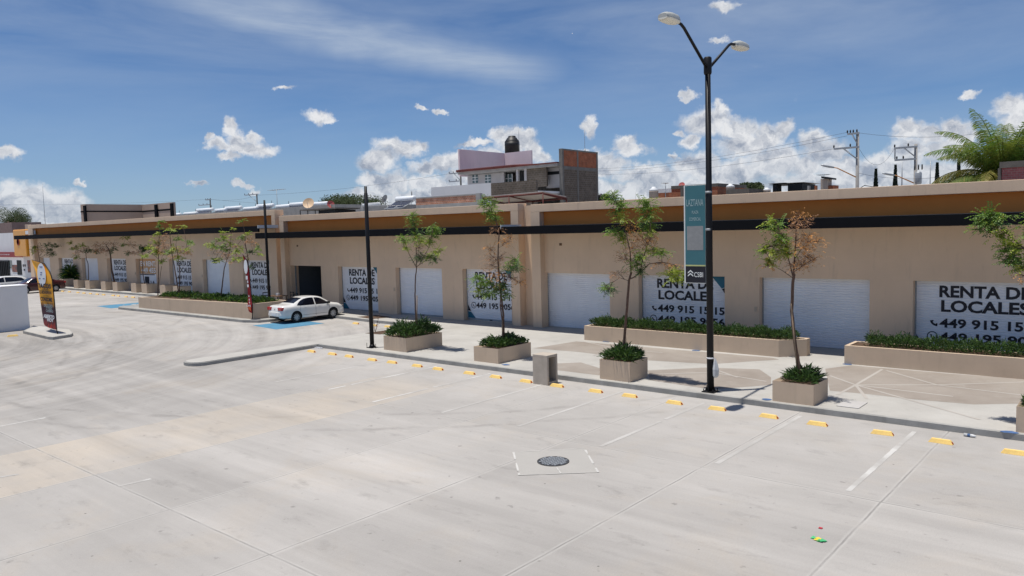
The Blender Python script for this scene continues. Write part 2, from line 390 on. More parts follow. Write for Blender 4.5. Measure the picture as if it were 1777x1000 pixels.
# ------------------------------------------------------------------ geometry helpers
BASE = {}
class MB:
    def __init__(s): s.v = []; s.f = []; s.mi = []; s.cur = 0; s.sm = []; s.smooth = False
    def vert(s, p): s.v.append((float(p[0]), float(p[1]), float(p[2]))); return len(s.v)-1
    def face(s, ids): s.f.append(tuple(ids)); s.mi.append(s.cur); s.sm.append(s.smooth)
    def poly(s, pts): s.face([s.vert(p) for p in pts])
    def box(s, a, b, bev=0):
        x0, y0, z0 = a; x1, y1, z1 = b
        x0, x1 = min(x0, x1), max(x0, x1); y0, y1 = min(y0, y1), max(y0, y1); z0, z1 = min(z0, z1), max(z0, z1)
        if bev:
            bm = bmesh.new(); bmesh.ops.create_cube(bm, size=1)
            for v in bm.verts: v.co = Vector((x0+(v.co.x+.5)*(x1-x0), y0+(v.co.y+.5)*(y1-y0), z0+(v.co.z+.5)*(z1-z0)))
            bmesh.ops.bevel(bm, geom=bm.edges[:], offset=bev, segments=2, affect='EDGES', profile=.5)
            k = len(s.v); bm.verts.index_update()
            for v in bm.verts: s.vert(v.co)
            for f in bm.faces: s.face([k+v.index for v in f.verts])
            bm.free(); return
        p = [(x0,y0,z0),(x1,y0,z0),(x1,y1,z0),(x0,y1,z0),(x0,y0,z1),(x1,y0,z1),(x1,y1,z1),(x0,y1,z1)]
        k = len(s.v)
        for q in p: s.vert(q)
        for f in ((0,3,2,1),(4,5,6,7),(0,1,5,4),(1,2,6,5),(2,3,7,6),(3,0,4,7)): s.face([k+i for i in f])
    def prism(s, pts, z0, z1):
        """plan polygon (x,y[,dz]) raised from z0 to z1"""
        n = len(pts); a = 0
        for i in range(n): a += pts[i][0]*pts[(i+1) % n][1]-pts[(i+1) % n][0]*pts[i][1]
        if a < 0: pts = pts[::-1]
        k = len(s.v)
        for p in pts: s.vert((p[0], p[1], z0(p[0]) if callable(z0) else z0))
        for p in pts: s.vert((p[0], p[1], z1(p[0]) if callable(z1) else z1))
        s.face([k+i for i in range(n-1, -1, -1)]); s.face([k+n+i for i in range(n)])
        for i in range(n): j = (i+1) % n; s.face([k+i, k+j, k+n+j, k+n+i])
    def plate(s, pts, d):
        """polygon in space thickened by vector d"""
        n = len(pts); k = len(s.v); d = Vector(d)
        for p in pts: s.vert(p)
        for p in pts: s.vert(Vector(p)+d)
        s.face([k+i for i in range(n)]); s.face([k+n+i for i in range(n-1, -1, -1)])
        for i in range(n): j = (i+1) % n; s.face([k+j, k+i, k+n+i, k+n+j])
    def tube(s, pts, r, n=8, cap=True):
        pts = [Vector(p) for p in pts]; m = len(pts)
        rs = r if isinstance(r, (list, tuple)) else [r]*m
        k = len(s.v); old = s.smooth; s.smooth = True
        prev = None
        for i, p in enumerate(pts):
            t = (pts[min(i+1, m-1)]-pts[max(i-1, 0)])
            t = t.normalized() if t.length > 1e-9 else Vector((0, 0, 1))
            a = prev if prev is not None else (Vector((1, 0, 0)) if abs(t.x) < .8 else Vector((0, 1, 0)))
            a = (a-t*a.dot(t)).normalized(); prev = a; b = t.cross(a)
            for q in range(n):
                an = 2*math.pi*q/n; s.vert(p+(a*math.cos(an)+b*math.sin(an))*rs[i])
        for i in range(m-1):
            for q in range(n):
                e = (q+1) % n; s.face([k+i*n+q, k+i*n+e, k+(i+1)*n+e, k+(i+1)*n+q])
        s.smooth = old
        if cap:
            s.face([k+q for q in range(n-1, -1, -1)]); s.face([k+(m-1)*n+q for q in range(n)])
    def lathe(s, c, prof, n=20, axis='Z', cap=True):
        c = Vector(c); k = len(s.v); old = s.smooth; s.smooth = True
        def P(r, h, a):
            x, y = r*math.cos(a), r*math.sin(a)
            return c+(Vector((x, y, h)) if axis == 'Z' else Vector((x, h, y)) if axis == 'Y' else Vector((h, x, y)))
        for r, h in prof:
            for q in range(n): s.vert(P(r, h, 2*math.pi*q/n))
        for i in range(len(prof)-1):
            for q in range(n):
                e = (q+1) % n
                f = [k+i*n+q, k+i*n+e, k+(i+1)*n+e, k+(i+1)*n+q]
                s.face(f if axis != 'Y' else f[::-1])
        s.smooth = old
        if cap and prof[0][0] > 1e-6: s.face([k+q for q in range(n-1, -1, -1)])
        if cap and prof[-1][0] > 1e-6: s.face([k+(len(prof)-1)*n+q for q in range(n)])
    def build(s, name, mats, parent=None, base=None):
        me = bpy.data.meshes.new(name)
        off = Vector(base) if base is not None else (BASE[parent.name] if parent is not None else Vector((0, 0, 0)))
        me.from_pydata([(v[0]-off.x, v[1]-off.y, v[2]-off.z) for v in s.v], [], s.f)
        for mm in ([mats] if isinstance(mats, str) else mats): me.materials.append(M(mm))
        me.polygons.foreach_set('material_index', s.mi); me.polygons.foreach_set('use_smooth', s.sm)
        me.update()
        o = bpy.data.objects.new(name, me); COL.objects.link(o)
        if parent is not None: o.parent = parent
        else: o.location = off
        BASE[o.name] = off
        return o
def tag(o, label=None, cat=None, group=None, kind=None):
    if label: o['label'] = label
    if cat: o['category'] = cat
    if group: o['group'] = group
    if kind: o['kind'] = kind
    return o
def thing(name, label, cat, base=(0, 0, 0), group=None):
    o = bpy.data.objects.new(name, None); COL.objects.link(o); o.location = base; o.empty_display_size = .3
    BASE[o.name] = Vector(base); return tag(o, label, cat, group)
def kids(o): return [c for c in bpy.data.objects if c.parent == o]
def dup(o, loc=None, rotz=None, label=None, group=None, scale=None, parent=None):
    c = o.copy(); COL.objects.link(c)
    if parent is not None: c.parent = parent
    if loc is not None: c.location = loc
    if rotz is not None: c.rotation_euler = (0, 0, rotz)
    if scale is not None: c.scale = scale
    if label: c['label'] = label
    if group: c['group'] = group
    for k in kids(o): dup(k, parent=c)
    return c
def struct(mb, name, m): return tag(mb.build(name, m), kind='structure')

def text_mesh(mb, txt, x0, x1, z0, z1, plane, bold=.02, depth=.003):
    """lettering fitted to a box; plane(u, z, d) gives the world point"""
    cu = bpy.data.curves.new('t', 'FONT'); cu.body = txt; cu.offset = bold; cu.resolution_u = 3; cu.size = 1
    ob = bpy.data.objects.new('t', cu); COL.objects.link(ob)
    bpy.context.view_layer.update()
    dg = bpy.context.evaluated_depsgraph_get(); me = bpy.data.meshes.new_from_object(ob.evaluated_get(dg))
    vs = [v.co.copy() for v in me.vertices]
    if vs:
        a = min(v.x for v in vs); b = max(v.x for v in vs); c = min(v.y for v in vs); d = max(v.y for v in vs)
        k = len(mb.v)
        for v in vs: mb.vert(plane(x0+(v.x-a)/(b-a)*(x1-x0), z0+(v.y-c)/(d-c)*(z1-z0), 0))
        for p in me.polygons: mb.face([k+i for i in p.vertices])
    bpy.data.objects.remove(ob); bpy.data.curves.remove(cu); bpy.data.meshes.remove(me)
def lin(a, b, n): return [a+(b-a)*i/(n-1) for i in range(n)]

# ================================================================== SETTING
# car park sheet, climbing gently on the left and reaching the horizon
mb = MB()
xs = [-3000, -400, -62, -34, 30, 400, 3000]; ys = [-3000, -200, -20, 31, 200, 3000]
ids = {}
for i, x in enumerate(xs):
    for j, y in enumerate(ys): ids[i, j] = mb.vert((x, y, zl(x)))
for i in range(len(xs)-1):
    for j in range(len(ys)-1): mb.face([ids[i, j], ids[i+1, j], ids[i+1, j+1], ids[i, j+1]])
struct(mb, 'parking_lot', 'lot_concrete')
KY = 20.82
def zs(X): return zl(X)+.15
def strip(mb, x0, x1, y0, y1, top, bot):
    br = [x0]+[b for b in (-62, -34) if x0 < b < x1]+[x1]
    for a, b in zip(br, br[1:]): mb.prism([(a, y0), (b, y0), (b, y1), (a, y1)], bot, top)
mb = MB()
strip(mb, -29.42, 8, KY+.15, 32.5, zs, lambda x: zl(x)-.1)
struct(mb, 'sidewalk', 'walk_concrete')
mb = MB(); strip(mb, -46.9, -29.45, 28.5, 32.5, zs, lambda x: zl(x)-.1); struct(mb, 'sidewalk', 'walk_concrete')
mb = MB(); strip(mb, -130, -46.93, 28.5+.3, 32.5, zs, lambda x: zl(x)-.1); struct(mb, 'sidewalk', 'walk_concrete')
kt = lambda x: zl(x)+.153
mb = MB(); strip(mb, -29.40, 8, KY, KY+.148, kt, lambda x: zl(x)-.1); struct(mb, 'kerb', 'kerb_concrete')
mb = MB(); strip(mb, -46.9, -29.45, 28.35, 28.5-.002, kt, lambda x: zl(x)-.1); struct(mb, 'kerb', 'kerb_concrete')
mb = MB(); strip(mb, -130, -46.93, 28.65, 28.8-.002, kt, lambda x: zl(x)-.1); struct(mb, 'kerb', 'kerb_concrete')
# peninsula with rounded nose
def rounded(x0, x1, y0, y1, r, n=6):
    P = []
    for cx, cy, a0 in ((x1-r, y0+r, -90), (x1-.02, y1-.02, 0), (x0+.02, y1-.02, 90), (x0+r, y0+r, 180)):
        if a0 in (0, 90): P.append((x1 if a0 == 0 else x0, y1)); continue
        for i in range(n+1):
            a = math.radians(a0+90*i/n); P.append((cx+r*math.cos(a), cy+r*math.sin(a)))
    return P
mb = MB(); mb.prism(rounded(-30.55, -29.43, 14.98, 28.33, .5), -.1, .151); struct(mb, 'traffic_island', 'walk_concrete')
mb = MB(); o = rounded(-30.62, -29.36, 14.9, KY-.005, .56)
# kerb skirt of the peninsula
mb.prism(o, -.1, .128); struct(mb, 'kerb', 'kerb_concrete')
# planter island on the left and flag island
mb = MB(); mb.prism([(-55.6, 23.15), (-55.0, 22.75), (-41.0, 23.95), (-40.1, 24.4), (-39.9, 25.2), (-40.0, 28.64), (-54.6, 28.64)], lambda x: zl(x)-.1, zs); struct(mb, 'traffic_island', 'kerb_concrete')
fi = [gr(40, 579), gr(84, 589.5), gr(92, 590), gr(124, 585), gr(127, 582), gr(122, 576), gr(60, 569)]
mb = MB(); mb.prism([(p.x, p.y) for p in fi], lambda x: zl(x)-.1, lambda x: zl(x)+.14); struct(mb, 'traffic_island', 'kerb_concrete')
mb = MB(); c = sum((Vector(p) for p in fi), Vector())/len(fi)
mb.prism([(c.x+(p.x-c.x)*.95, c.y+(p.y-c.y)*.93) for p in fi], lambda x: zl(x)+.1, lambda x: zl(x)+.144); struct(mb, 'sidewalk', 'walk_concrete')
# pigmented panels of the pavement, scored with pale lines
def sheet(px, dz, name, m):
    mb = MB(); mb.poly([gr(x, y, dz) for x, y in px]); o = struct(mb, name, m); return o
def up_faces(o):
    for p in o.data.polygons:
        if p.normal.z < 0: p.flip()
    return o
for pts in ([(925,604.5),(1000,592.5),(1340,621),(1352,624),(1235,632),(1110,624.5),(1005,611)],
            [(958,631),(1008,629),(1044,640),(1044,652),(962,642)],
            [(1124,643),(1225,638),(1318,641),(1338,655),(1338,668),(1235,676),(1128,660)],
            [(1432,640),(1478,634),(1640,648),(1790,659),(1790,700),(1690,702),(1585,693),(1505,684),(1440,678)]):
    up_faces(sheet(pts, .1525, 'pavement_panel', 'walk_brown'))
mb = MB()
SCZ = [.1545]
def score(a, b, w=.045):
    SCZ[0] += .0002; p, q = gr(*a, SCZ[0]), gr(*b, SCZ[0]); d = (q-p); d.z = 0; d.normalize(); n = Vector((-d.y, d.x, 0))*w
    mb.poly([p-n, q-n, q+n, p+n])
for a, b in (((1485,668),(1531,641)),((1485,668),(1453,685)),((1485,668),(1504,692)),((1485,668),(1654,688)),((1485,668),(1700,728)),((1485,668),(1626,668)),((1626,668),(1777,663)),
             ((1538,643),(1626,668)),((1626,668),(1777,686)),((1013,593),(1075,606)),((1075,606),(1150,612)),((1075,606),(1030,617)),((1130,650),(1235,646)),((1235,646),(1330,662)),((1240,641),(1280,655)),((1440,652),(1485,668))): score(a, b)
o = up_faces(struct(mb, 'pavement_score_lines', 'walk_score'))
# bay lines (worn white), accessible bays (blue)
for i, x in enumerate((-4.43, -7.2, -9.98, -12.78, -15.56, -18.34, -21.08, -23.8)):
    mb = MB(); y0, y1 = 15.1+.2*math.sin(i*2.3), 20.35
    n = 22; seg = lin(y0, y1, n)
    for k in range(n-1):
        if random.random() < .02: continue
        w = .05+.012*random.random()
        mb.poly([(x-w, seg[k], .004), (x+w, seg[k], .004), (x+w, seg[k+1], .004), (x-w, seg[k+1], .004)])
    struct(mb, 'parking_line', 'white_paint' if i in (0, 5, 6) else 'faint_paint')
for (a, b) in (((0, 740), (79, 725)), ((0, 828), (32, 823)), ((205, 844), (262, 831))):
    p, q = gr(*a, .004), gr(*b, .004); mb = MB(); mb.poly([(p.x-.05, p.y, .004), (p.x+.05, p.y, .004), (q.x+.05, q.y, .004), (q.x-.05, q.y, .004)]); up_faces(struct(mb, 'parking_line', 'white_paint'))
def zsheet(pts, dz, name, m):
    mb = MB(); mb.poly([(x, y, zl(x)+dz) for x, y in pts]); return up_faces(struct(mb, name, m))
zsheet([(-39.35, 23.55), (-36.75, 23.4), (-36.62, 26.5), (-39.1, 26.5)], .006, 'accessible_bay_paint', 'blue_paint')
zsheet([(-58.6, 22.75), (-56.1, 22.7), (-55.7, 28.6), (-58.3, 28.6)], .006, 'accessible_bay_paint', 'blue_paint')
mb = MB()   # worn white wheelchair mark on the far blue bay
cx, cy = -57.3, 24.6
for k in range(14):
    a, b = math.pi*(.1+1.35*k/14), math.pi*(.1+1.35*(k+1)/14)
    z = zl(cx)+.012
    mb.poly([(cx+.42*math.cos(a), cy+.42*math.sin(a), z), (cx+.55*math.cos(a), cy+.55*math.sin(a), z), (cx+.55*math.cos(b), cy+.55*math.sin(b), z), (cx+.42*math.cos(b), cy+.42*math.sin(b), z)])
mb.poly([(cx-.1, cy, z), (cx+.06, cy, z), (cx+.06, cy+1.1, z), (cx-.1, cy+1.1, z)]); mb.poly([(cx+.06, cy, z), (cx+.06, cy+.14, z), (cx+.6, cy+.14, z), (cx+.6, cy, z)])
up_faces(struct(mb, 'accessible_symbol', 'white_paint'))
# blue spray marks at planter corners
for (x, y) in ((878, 633), (1050, 655), (1330, 693), (1052, 593), (1208, 608), (1470, 632), (1752, 750)):
    p = gr(x, y, .160); mb = MB(); n = 9
    mb.poly([(p.x+(.13+.09*random.random())*math.cos(2*math.pi*k/n), p.y+(.08+.07*random.random())*math.sin(2*math.pi*k/n), .160) for k in range(n)])
    struct(mb, 'paint_patch', 'blue_spray')
# soil pits
zsheet([(-36.5, 28.75), (-34.9, 28.62), (-34.6, 29.9), (-36.2, 30.0)], .156, 'soil_pit', 'soil')
p = [gr(633, 578.5, .156), gr(660, 580.5, .156), gr(690, 574.5, .156), gr(688, 570.5, .156)]
mb = MB(); mb.poly([(q.x, q.y, .156) for q in p]); up_faces(struct(mb, 'soil_pit', 'soil'))
# manhole slab
ms = [gr(*q, .005) for q in ((891, 785), (901, 825), (1038, 820), (1014, 778))]
mb = MB(); mb.poly(ms); up_faces(struct(mb, 'manhole_slab', 'slab_grey'))
mb = MB()
def bline(a, b, w, z):
    a, b = Vector(a), Vector(b); d = (b-a).normalized(); n = Vector((-d.y, d.x, 0)).normalized()*w
    k = 12
    for i in range(k):
        if random.random() < .15: continue
        p, q = a.lerp(b, i/k), a.lerp(b, (i+1)/k); ww = n*(.6+.6*random.random())
        mb.poly([(p-ww).to_tuple()[:2]+(z,), (q-ww).to_tuple()[:2]+(z,), (q+ww).to_tuple()[:2]+(z,), (p+ww).to_tuple()[:2]+(z,)])
for i in range(4): bline(ms[i], ms[(i+1) % 4], .024 if i % 2 == 0 else .012, .010)
bline(gr(966, 812), gr(974, 823), .015, .010)
up_faces(struct(mb, 'mortar_joint', 'mortar_white'))
c = gr(960, 801.5)
t = thing('manhole_cover', 'round dark iron manhole cover set in a square slab of the car park', 'manhole cover', (c.x, c.y, .006))
mb = MB(); mb.lathe((c.x, c.y, .006), [(.36, 0), (.36, .012), (.325, .014), (.325, .008), (0, .008)], 32); mb.build('frame', 'iron_dark', t)
mb = MB()
for i in range(-4, 5):
    for j in range(-4, 5):
        if math.hypot(i, j) < 4.35: mb.box((c.x+i*.07-.026, c.y+j*.07-.022, .012), (c.x+i*.07+.026, c.y+j*.07+.022, .026))
mb.build('cover_studs', 'galv', t)
c = gr(1478, 702, .154)
mb = MB(); mb.box((c.x-.28, c.y-.42, .154), (c.x+.3, c.y+.42, .172), .006); tag(mb.build('access_hatch', 'hatch_conc', base=(c.x, c.y, .154)), 'square concrete access hatch flush in the pavement beside a tree planter', 'hatch')

# ================================================================== SHOP BLOCKS
YW, YF, YS, YC = 30.86, 30.5, 31.2, 28.9
def shutter_lettering(sh, x0, x1, z1, mirrored=False):
    w = x1-x0; pl = lambda u, z, d: (u, YS-.022, z)
    fx = lambda f: x0+w*f
    mb = MB()
    text_mesh(mb, 'RENTA DE', fx(.18), fx(.85), z1-.60, z1-.17, pl, .034)
    mb.build('lettering', 'letter_black', sh); mb = MB()
    text_mesh(mb, 'LOCALES', fx(.195), fx(.845), z1-1.135, z1-.70, pl, .034)
    mb.build('lettering', 'letter_black', sh); mb = MB()
    text_mesh(mb, '449 915 15 15', fx(.185), fx(.975 if w > 3.9 else .99), z1-1.71, z1-1.37, pl, .030)
    mb.build('lettering', 'letter_black', sh); mb = MB()
    text_mesh(mb, '449 195 9056', fx(.185), fx(.975 if w > 3.9 else .99), z1-2.20, z1-1.87, pl, .030)
    mb.build('lettering', 'letter_black', sh); mb = MB()
    cx, cz = fx(.135), z1-1.56; pts = []
    for k in range(9): a = math.radians(190+80*k/8); pts.append((cx+.14+.25*math.cos(a), YS-.022, cz+.14+.25*math.sin(a)))
    for k in range(8, -1, -1): a = math.radians(190+80*k/8); r = .18 if 1 < k < 7 else .13; pts.append((cx+.14+r*math.cos(a), YS-.022, cz+.14+r*math.sin(a)))
    mb.poly(pts); mb.build('phone_icon', 'letter_black', sh); mb = MB()
    cx, cz = fx(.13), z1-2.04
    for k in range(20):
        a, b = 2*math.pi*k/20, 2*math.pi*(k+1)/20
        mb.poly([(cx+.15*math.cos(a), YS-.022, cz+.15*math.sin(a)), (cx+.18*math.cos(a), YS-.022, cz+.18*math.sin(a)), (cx+.18*math.cos(b), YS-.022, cz+.18*math.sin(b)), (cx+.15*math.cos(b), YS-.022, cz+.15*math.sin(b))])
    mb.poly([(cx-.07, YS-.022, cz+.06), (cx-.03, YS-.022, cz+.07), (cx+.0, YS-.022, cz-.02), (cx+.07, YS-.022, cz-.05), (cx+.06, YS-.022, cz-.09), (cx-.04, YS-.022, cz-.05)])
    mb.build('chat_icon', 'letter_black', sh); mb = MB()
    e = x1-.01
    mb.poly([(e, YS-.024, z1-.50), (e-.22, YS-.024, z1-.56), (e, YS-.024, z1-.88)]); mb.build('corner_flash', 'letter_black', sh); mb = MB()
    mb.poly([(x0+.01, YS-.024, z1-2.0), (x0+.24, YS-.024, z1-2.38), (x0+.01, YS-.024, z1-2.36)])
    mb.build('corner_flash', 'letter_black', sh)
    mb = MB()
    mb.poly([(e, YS-.024, z1-.02), (e-.68, YS-.024, z1-.02), (e-.23, YS-.024, z1-.54), (e, YS-.024, z1-.47)])
    mb.build('corner_flash', 'teal', sh); mb = MB()
    mb.poly([(x0+.01, YS-.024, z1-2.40), (x0+.24, YS-.024, z1-2.42), (x0+.58, YS-.024, z1-2.76), (x0+.01, YS-.024, z1-2.76)])
    mb.build('corner_flash', 'teal', sh)
def rent_banner(sh, x0, x1, z1):
    w = x1-x0; fx = lambda f: x0+w*f; y = YS-.022; pl = lambda u, z, d: (u, y-.006, z)
    mb = MB(); mb.poly([(x0+.02, y, z1-1.36), (fx(.98), y, z1-1.36), (fx(.98), y, z1-.02), (x0+.02, y, z1-.02)]); mb.build('banner', 'tan_banner', sh)
    mb = MB(); text_mesh(mb, 'EN RENTA', fx(.05), fx(.95), z1-.68, z1-.22, pl, .03); mb.build('banner_lettering', 'white_trim', sh); mb = MB(); text_mesh(mb, '449 4557', fx(.08), fx(.95), z1-1.28, z1-.80, pl, .03); mb.build('banner_lettering', 'white_trim', sh)
    mb = MB(); mb.box((x0+.02, y-.004, z1-1.46), (fx(.75), y, z1-1.39)); mb.box((fx(.24), y-.004, z1-2.78), (fx(.46), y, z1-1.6))
    text_mesh(mb, 'LA', fx(.53), fx(.75), z1-2.38, z1-1.95, pl, .03); mb.build('lettering', 'letter_black', sh)
def make_shutter(parent, x0, x1, zb, zt, kind):
    mb = MB(); p = .098; n = int((zt-zb)/p); p = (zt-zb)/n
    for k in range(n):
        z0 = zb+k*p
        pr = [(z0, .008), (z0+p*.14, -.014), (z0+p*.74, -.018), (z0+p*.86, .006)]
        nx = (z0+p, .008)
        pr.append(nx)
        for a, b in zip(pr, pr[1:]): mb.poly([(x0, YS+a[1], a[0]), (x1, YS+a[1], a[0]), (x1, YS+b[1], b[0]), (x0, YS+b[1], b[0])])
    sh = mb.build('roller_shutter', 'shutter', parent)
    for xa_, xb_ in ((x0-.05, x0-.001), (x1+.001, x1+.05)):
        mb = MB(); mb.box((xa_, YS-.03, zb), (xb_, YS+.05, zt)); mb.build('guide_rail', 'galv', sh)
    mb = MB(); mb.box((x0, YS-.03, zb-.09), (x1, YS+.02, zb-.003)); mb.build('bottom_bar', 'galv', sh)
    xm = (x0+x1)/2; mb = MB(); mb.box((xm-.09, YS-.045, zb-.07), (xm+.09, YS-.031, zb-.015)); mb.build('lock', 'iron_dark', sh)
    if kind == 'text': shutter_lettering(sh, x0, x1, zt)
    if kind == 'banner': rent_banner(sh, x0, x1, zt)
def shop_block(label, X0, X1, zf, ztop, band, cz0, cz1, cx0, cx1, openings, colw=(.62, .5)):
    t = thing('shop_block', label, 'shop building', ((X0+X1)/2, YW, zf))
    z0 = -.3; zo = zf+2.78; zb = zf+.0
    ops = sorted(openings)
    mb = MB()                         # wall with openings, its plane behind the frame
    xa = X0+.05
    for (a, b, k) in ops:
        mb.box((xa, YW, z0), (a-.05, YW+.25, zo)); xa = b+.05
    mb.box((xa, YW, z0), (X1-.05, YW+.25, zo))
    mb.box((X0+.05, YW, zo+.001), (X1-.05, YW+.25, cz1+.02))
    for (a, b, k) in ops:             # jambs back to the shutter plane
        mb.box((a-.053, YW+.25, z0), (a-.25, YS+.3, zo+.3)); mb.box((b+.053, YW+.25, z0), (b+.25, YS+.3, zo+.3))
        mb.box((a-.05, YW+.25, zo+.003), (b+.05, YS+.3, zo+.3))
        mb.box((a-.05, YS-.05, z0), (b+.05, YS+.3, zf-.092))
    mb.build('wall', 'tan_stucco', t)
    mb = MB(); mb.box((X0+.05, YW-.004, cz1+.024), (X1-.05, YW+.25, ztop-.12)); mb.build('ochre_band', 'ochre', t)
    mb = MB()                         # proud frame: two columns and the parapet beam
    mb.box((X0, YF, z0), (X0+colw[0], YW+.2, ztop-band-.002)); mb.box((X1-colw[1], YF, z0), (X1, YW+.2, ztop-band-.002))
    mb.box((X0, YF, ztop-band), (X1, YW+.35, ztop), .012); mb.build('portal_frame', 'tan_stucco', t)
    mb = MB(); mb.box((X0+.1, YW+.36, 5.2), (X1-.1, 48, 5.55)); mb.build('roof', 'conc_grey', t)
    mb = MB(); mb.box((X0+.1, 47.6, -.3), (X1-.1, 48-.003, 5.19)); mb.box((X0+.1, YS+.31, -.3), (X0+.3, 47.59, 5.19)); mb.box((X1-.3, YS+.31, -.3), (X1-.1, 47.59, 5.19)); mb.build('wall', 'tan_stucco', t)
    mb = MB(); mb.box((cx0, YC, cz0), (cx1, YC+.12, cz1)); mb.box((cx0, YC+.121, cz1-.16), (cx1-.021, YF-.003, cz1-.05)); mb.box((max(cx0, X0+colw[0]+.01), YF-.002, cz1-.16), (min(cx1, X1-colw[1]-.01), YW-.006, cz1-.05))
    mb.box((cx0, YC+.121, cz0), (cx0+.1, YF-.003, cz1-.161)); 
    cp = mb.build('canopy', 'canopy_steel', t)
    mb = MB(); mb.box((cx1-.019, YC-.02, cz1-.158), (cx1+.012, YF-.01, cz1+.05))
    mb.build('end_plate', 'white_trim', cp)
    for x in np.arange(cx0+3, cx1-1, 4.1):
        mb = MB(); mb.box((x-.5, 29.7, cz1-.2), (x+.5, 29.82, cz1-.161)); mb.build('strip_light', 'white_trim', cp)
    for (a, b, k) in ops:
        if k != 'open': make_shutter(t, a, b, zf, zo, k)
        else:
            mb = MB()
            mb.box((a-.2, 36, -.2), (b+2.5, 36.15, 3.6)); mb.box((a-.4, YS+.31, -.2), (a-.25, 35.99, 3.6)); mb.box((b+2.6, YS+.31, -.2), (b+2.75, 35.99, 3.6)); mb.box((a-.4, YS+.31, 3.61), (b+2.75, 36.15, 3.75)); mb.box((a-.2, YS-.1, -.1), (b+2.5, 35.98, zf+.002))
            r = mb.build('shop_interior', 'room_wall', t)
            mb = MB(); mb.box((a-.03, YS-.02, zf), (a+.03, YS+.06, zo)); mb.build('guide_rail', 'galv', t)
    # small junction boxes on the piers, a number plate by the frame
    for (a, b, k) in ops[::2]:
        mb = MB(); mb.box((a-.26, YW-.035, zf+1.35), (a-.14, YW-.001, zf+1.55)); mb.build('junction_box', 'tan_planter', t)
    mb = MB(); mb.box((X0+colw[0]+.95, YW-.02, cz0-.62), (X0+colw[0]+1.1, YW-.001, cz0-.5)); mb.build('number_plate', 'wood', t)
    return t
def X_(px, Y=YS, y=480): return onY(px, y, Y).x
R = [(X_(951), X_(1063), 'plain'), (X_(1116), X_(1261.5), 'text'), (X_(1325.5), X_(1511.5), 'plain'), (X_(1591.4), X_(1591.4)+4.15, 'text'), (-1.2, 2.9, 'plain')]
Mo = [(X_(513), X_(564), 'open'), (X_(595), X_(661), 'text'), (X_(695), X_(773), 'plain'), (X_(811), X_(892.7), 'text')]
Lo = [(X_(430), X_(475), 'text'), (X_(360.5), X_(404.5), 'plain'), (X_(302), X_(339), 'text'), (X_(244), X_(277.5), 'banner'), (X_(194), X_(226), 'text'), (X_(150), X_(177), 'plain'), (X_(110), X_(134.5), 'text'), (X_(78), X_(94), 'plain')]
xcol = lambda px: onY(px, 420, YF).x
b1 = shop_block('long tan block of eight shop units running back behind the left planters', xcol(50), xcol(479), .61, 6.95, .37, 5.43, 5.84, onY(24, 412, YC).x, -46.95, Lo, (1.4, .45))
b2 = shop_block('middle tan shop block with an open dark doorway behind the white sedan', xcol(486), xcol(900), .26, 6.50, .385, 4.97, 5.36, -47.35, -25.05, Mo, (.5, .5))
b3 = shop_block('nearest tan shop block with the lamp post and two hedges in front of it', xcol(922), 8.5, .145, 6.40, .385, 4.92, 5.31, -25.35, 9.5, R, (.56, .5))
# infill between the blocks, set back
mb = MB(); mb.box((xcol(900)+.002, 31.0, -.3), (xcol(922)-.002, 31.5, 6.38)); mb.build('infill_wall', 'tan_stucco', b3)
mb = MB(); mb.box((xcol(479)+.002, 31.0, -.3), (xcol(486)-.002, 31.5, 6.5)); mb.build('infill_wall', 'tan_stucco', b2)
# beige door leaf and things in the open shop
a, b = Mo[0][0], Mo[0][1]
t = thing('cupboard', 'tall beige cupboard standing in the dark open shop', 'cupboard', (a+1.0, 34.6, .27))
mb = MB(); mb.box((a+.95, 34.5, .27), (a+1.75, 35.1, 2.15), .01); mb.build('carcass', 'room_door', t)
mb = MB(); mb.box((a+1.32, 34.485, 1.1), (a+1.36, 34.498, 1.4)); mb.build('handle', 'galv', t)

# ================================================================== PLANTERS, SHRUBS, TREES
def blade(mb, p, d, L, w, droop=.25):
    d = d.normalized(); side = d.cross(Vector((random.uniform(-1, 1), random.uniform(-1, 1), random.uniform(-.3, .3))))
    if side.length < 1e-3: side = Vector((1, 0, 0))
    side = side.normalized()*w
    m = p+d*L*.55; e = p+d*L+Vector((0, 0, -droop*L))
    mb.poly([p, m+side, e, m-side])
def shrub(name, label, cat, x0, x1, y0, y1, z, h, n, group=None, lw=.016, ll=.26, edge=1, mats=('hedge_leaf', 'hedge_light')):
    mb = MB()
    for _ in range(n):
        u, v = random.random(), random.random()
        x = x0+(x1-x0)*u; y = y0+(y1-y0)*v
        ex = min(u, 1-u)*2; ey = min(v, 1-v)*2
        hh = h*(.62+.5*random.random()*math.sin(x*3.1+y*2.3)**2)*(1-edge*.5*(1-min(1, ex*2.2))**2)*(1-.35*(1-min(1, ey*1.8))**2)
        zz = z+hh*(random.random()**.65)
        d = Vector(((u-.5)*.9*(1 if edge else .3)+random.uniform(-.9, .9), (v-.5)*1.3+random.uniform(-.9, .9), random.uniform(.25, 1.5)))
        mb.cur = 1 if random.random() < .28 else 0
        blade(mb, Vector((x, y, zz)), d, ll*random.uniform(.6, 1.15), lw*random.uniform(.7, 1.5), random.uniform(0, .35))
    mb.cur = 0
    mb.tube([((x0+x1)/2, (y0+y1)/2, z-.05), ((x0+x1)/2, (y0+y1)/2, z+.05)], .03, 5)
    return tag(mb.build(name, list(mats), base=((x0+x1)/2, (y0+y1)/2, z)), label, cat, group)
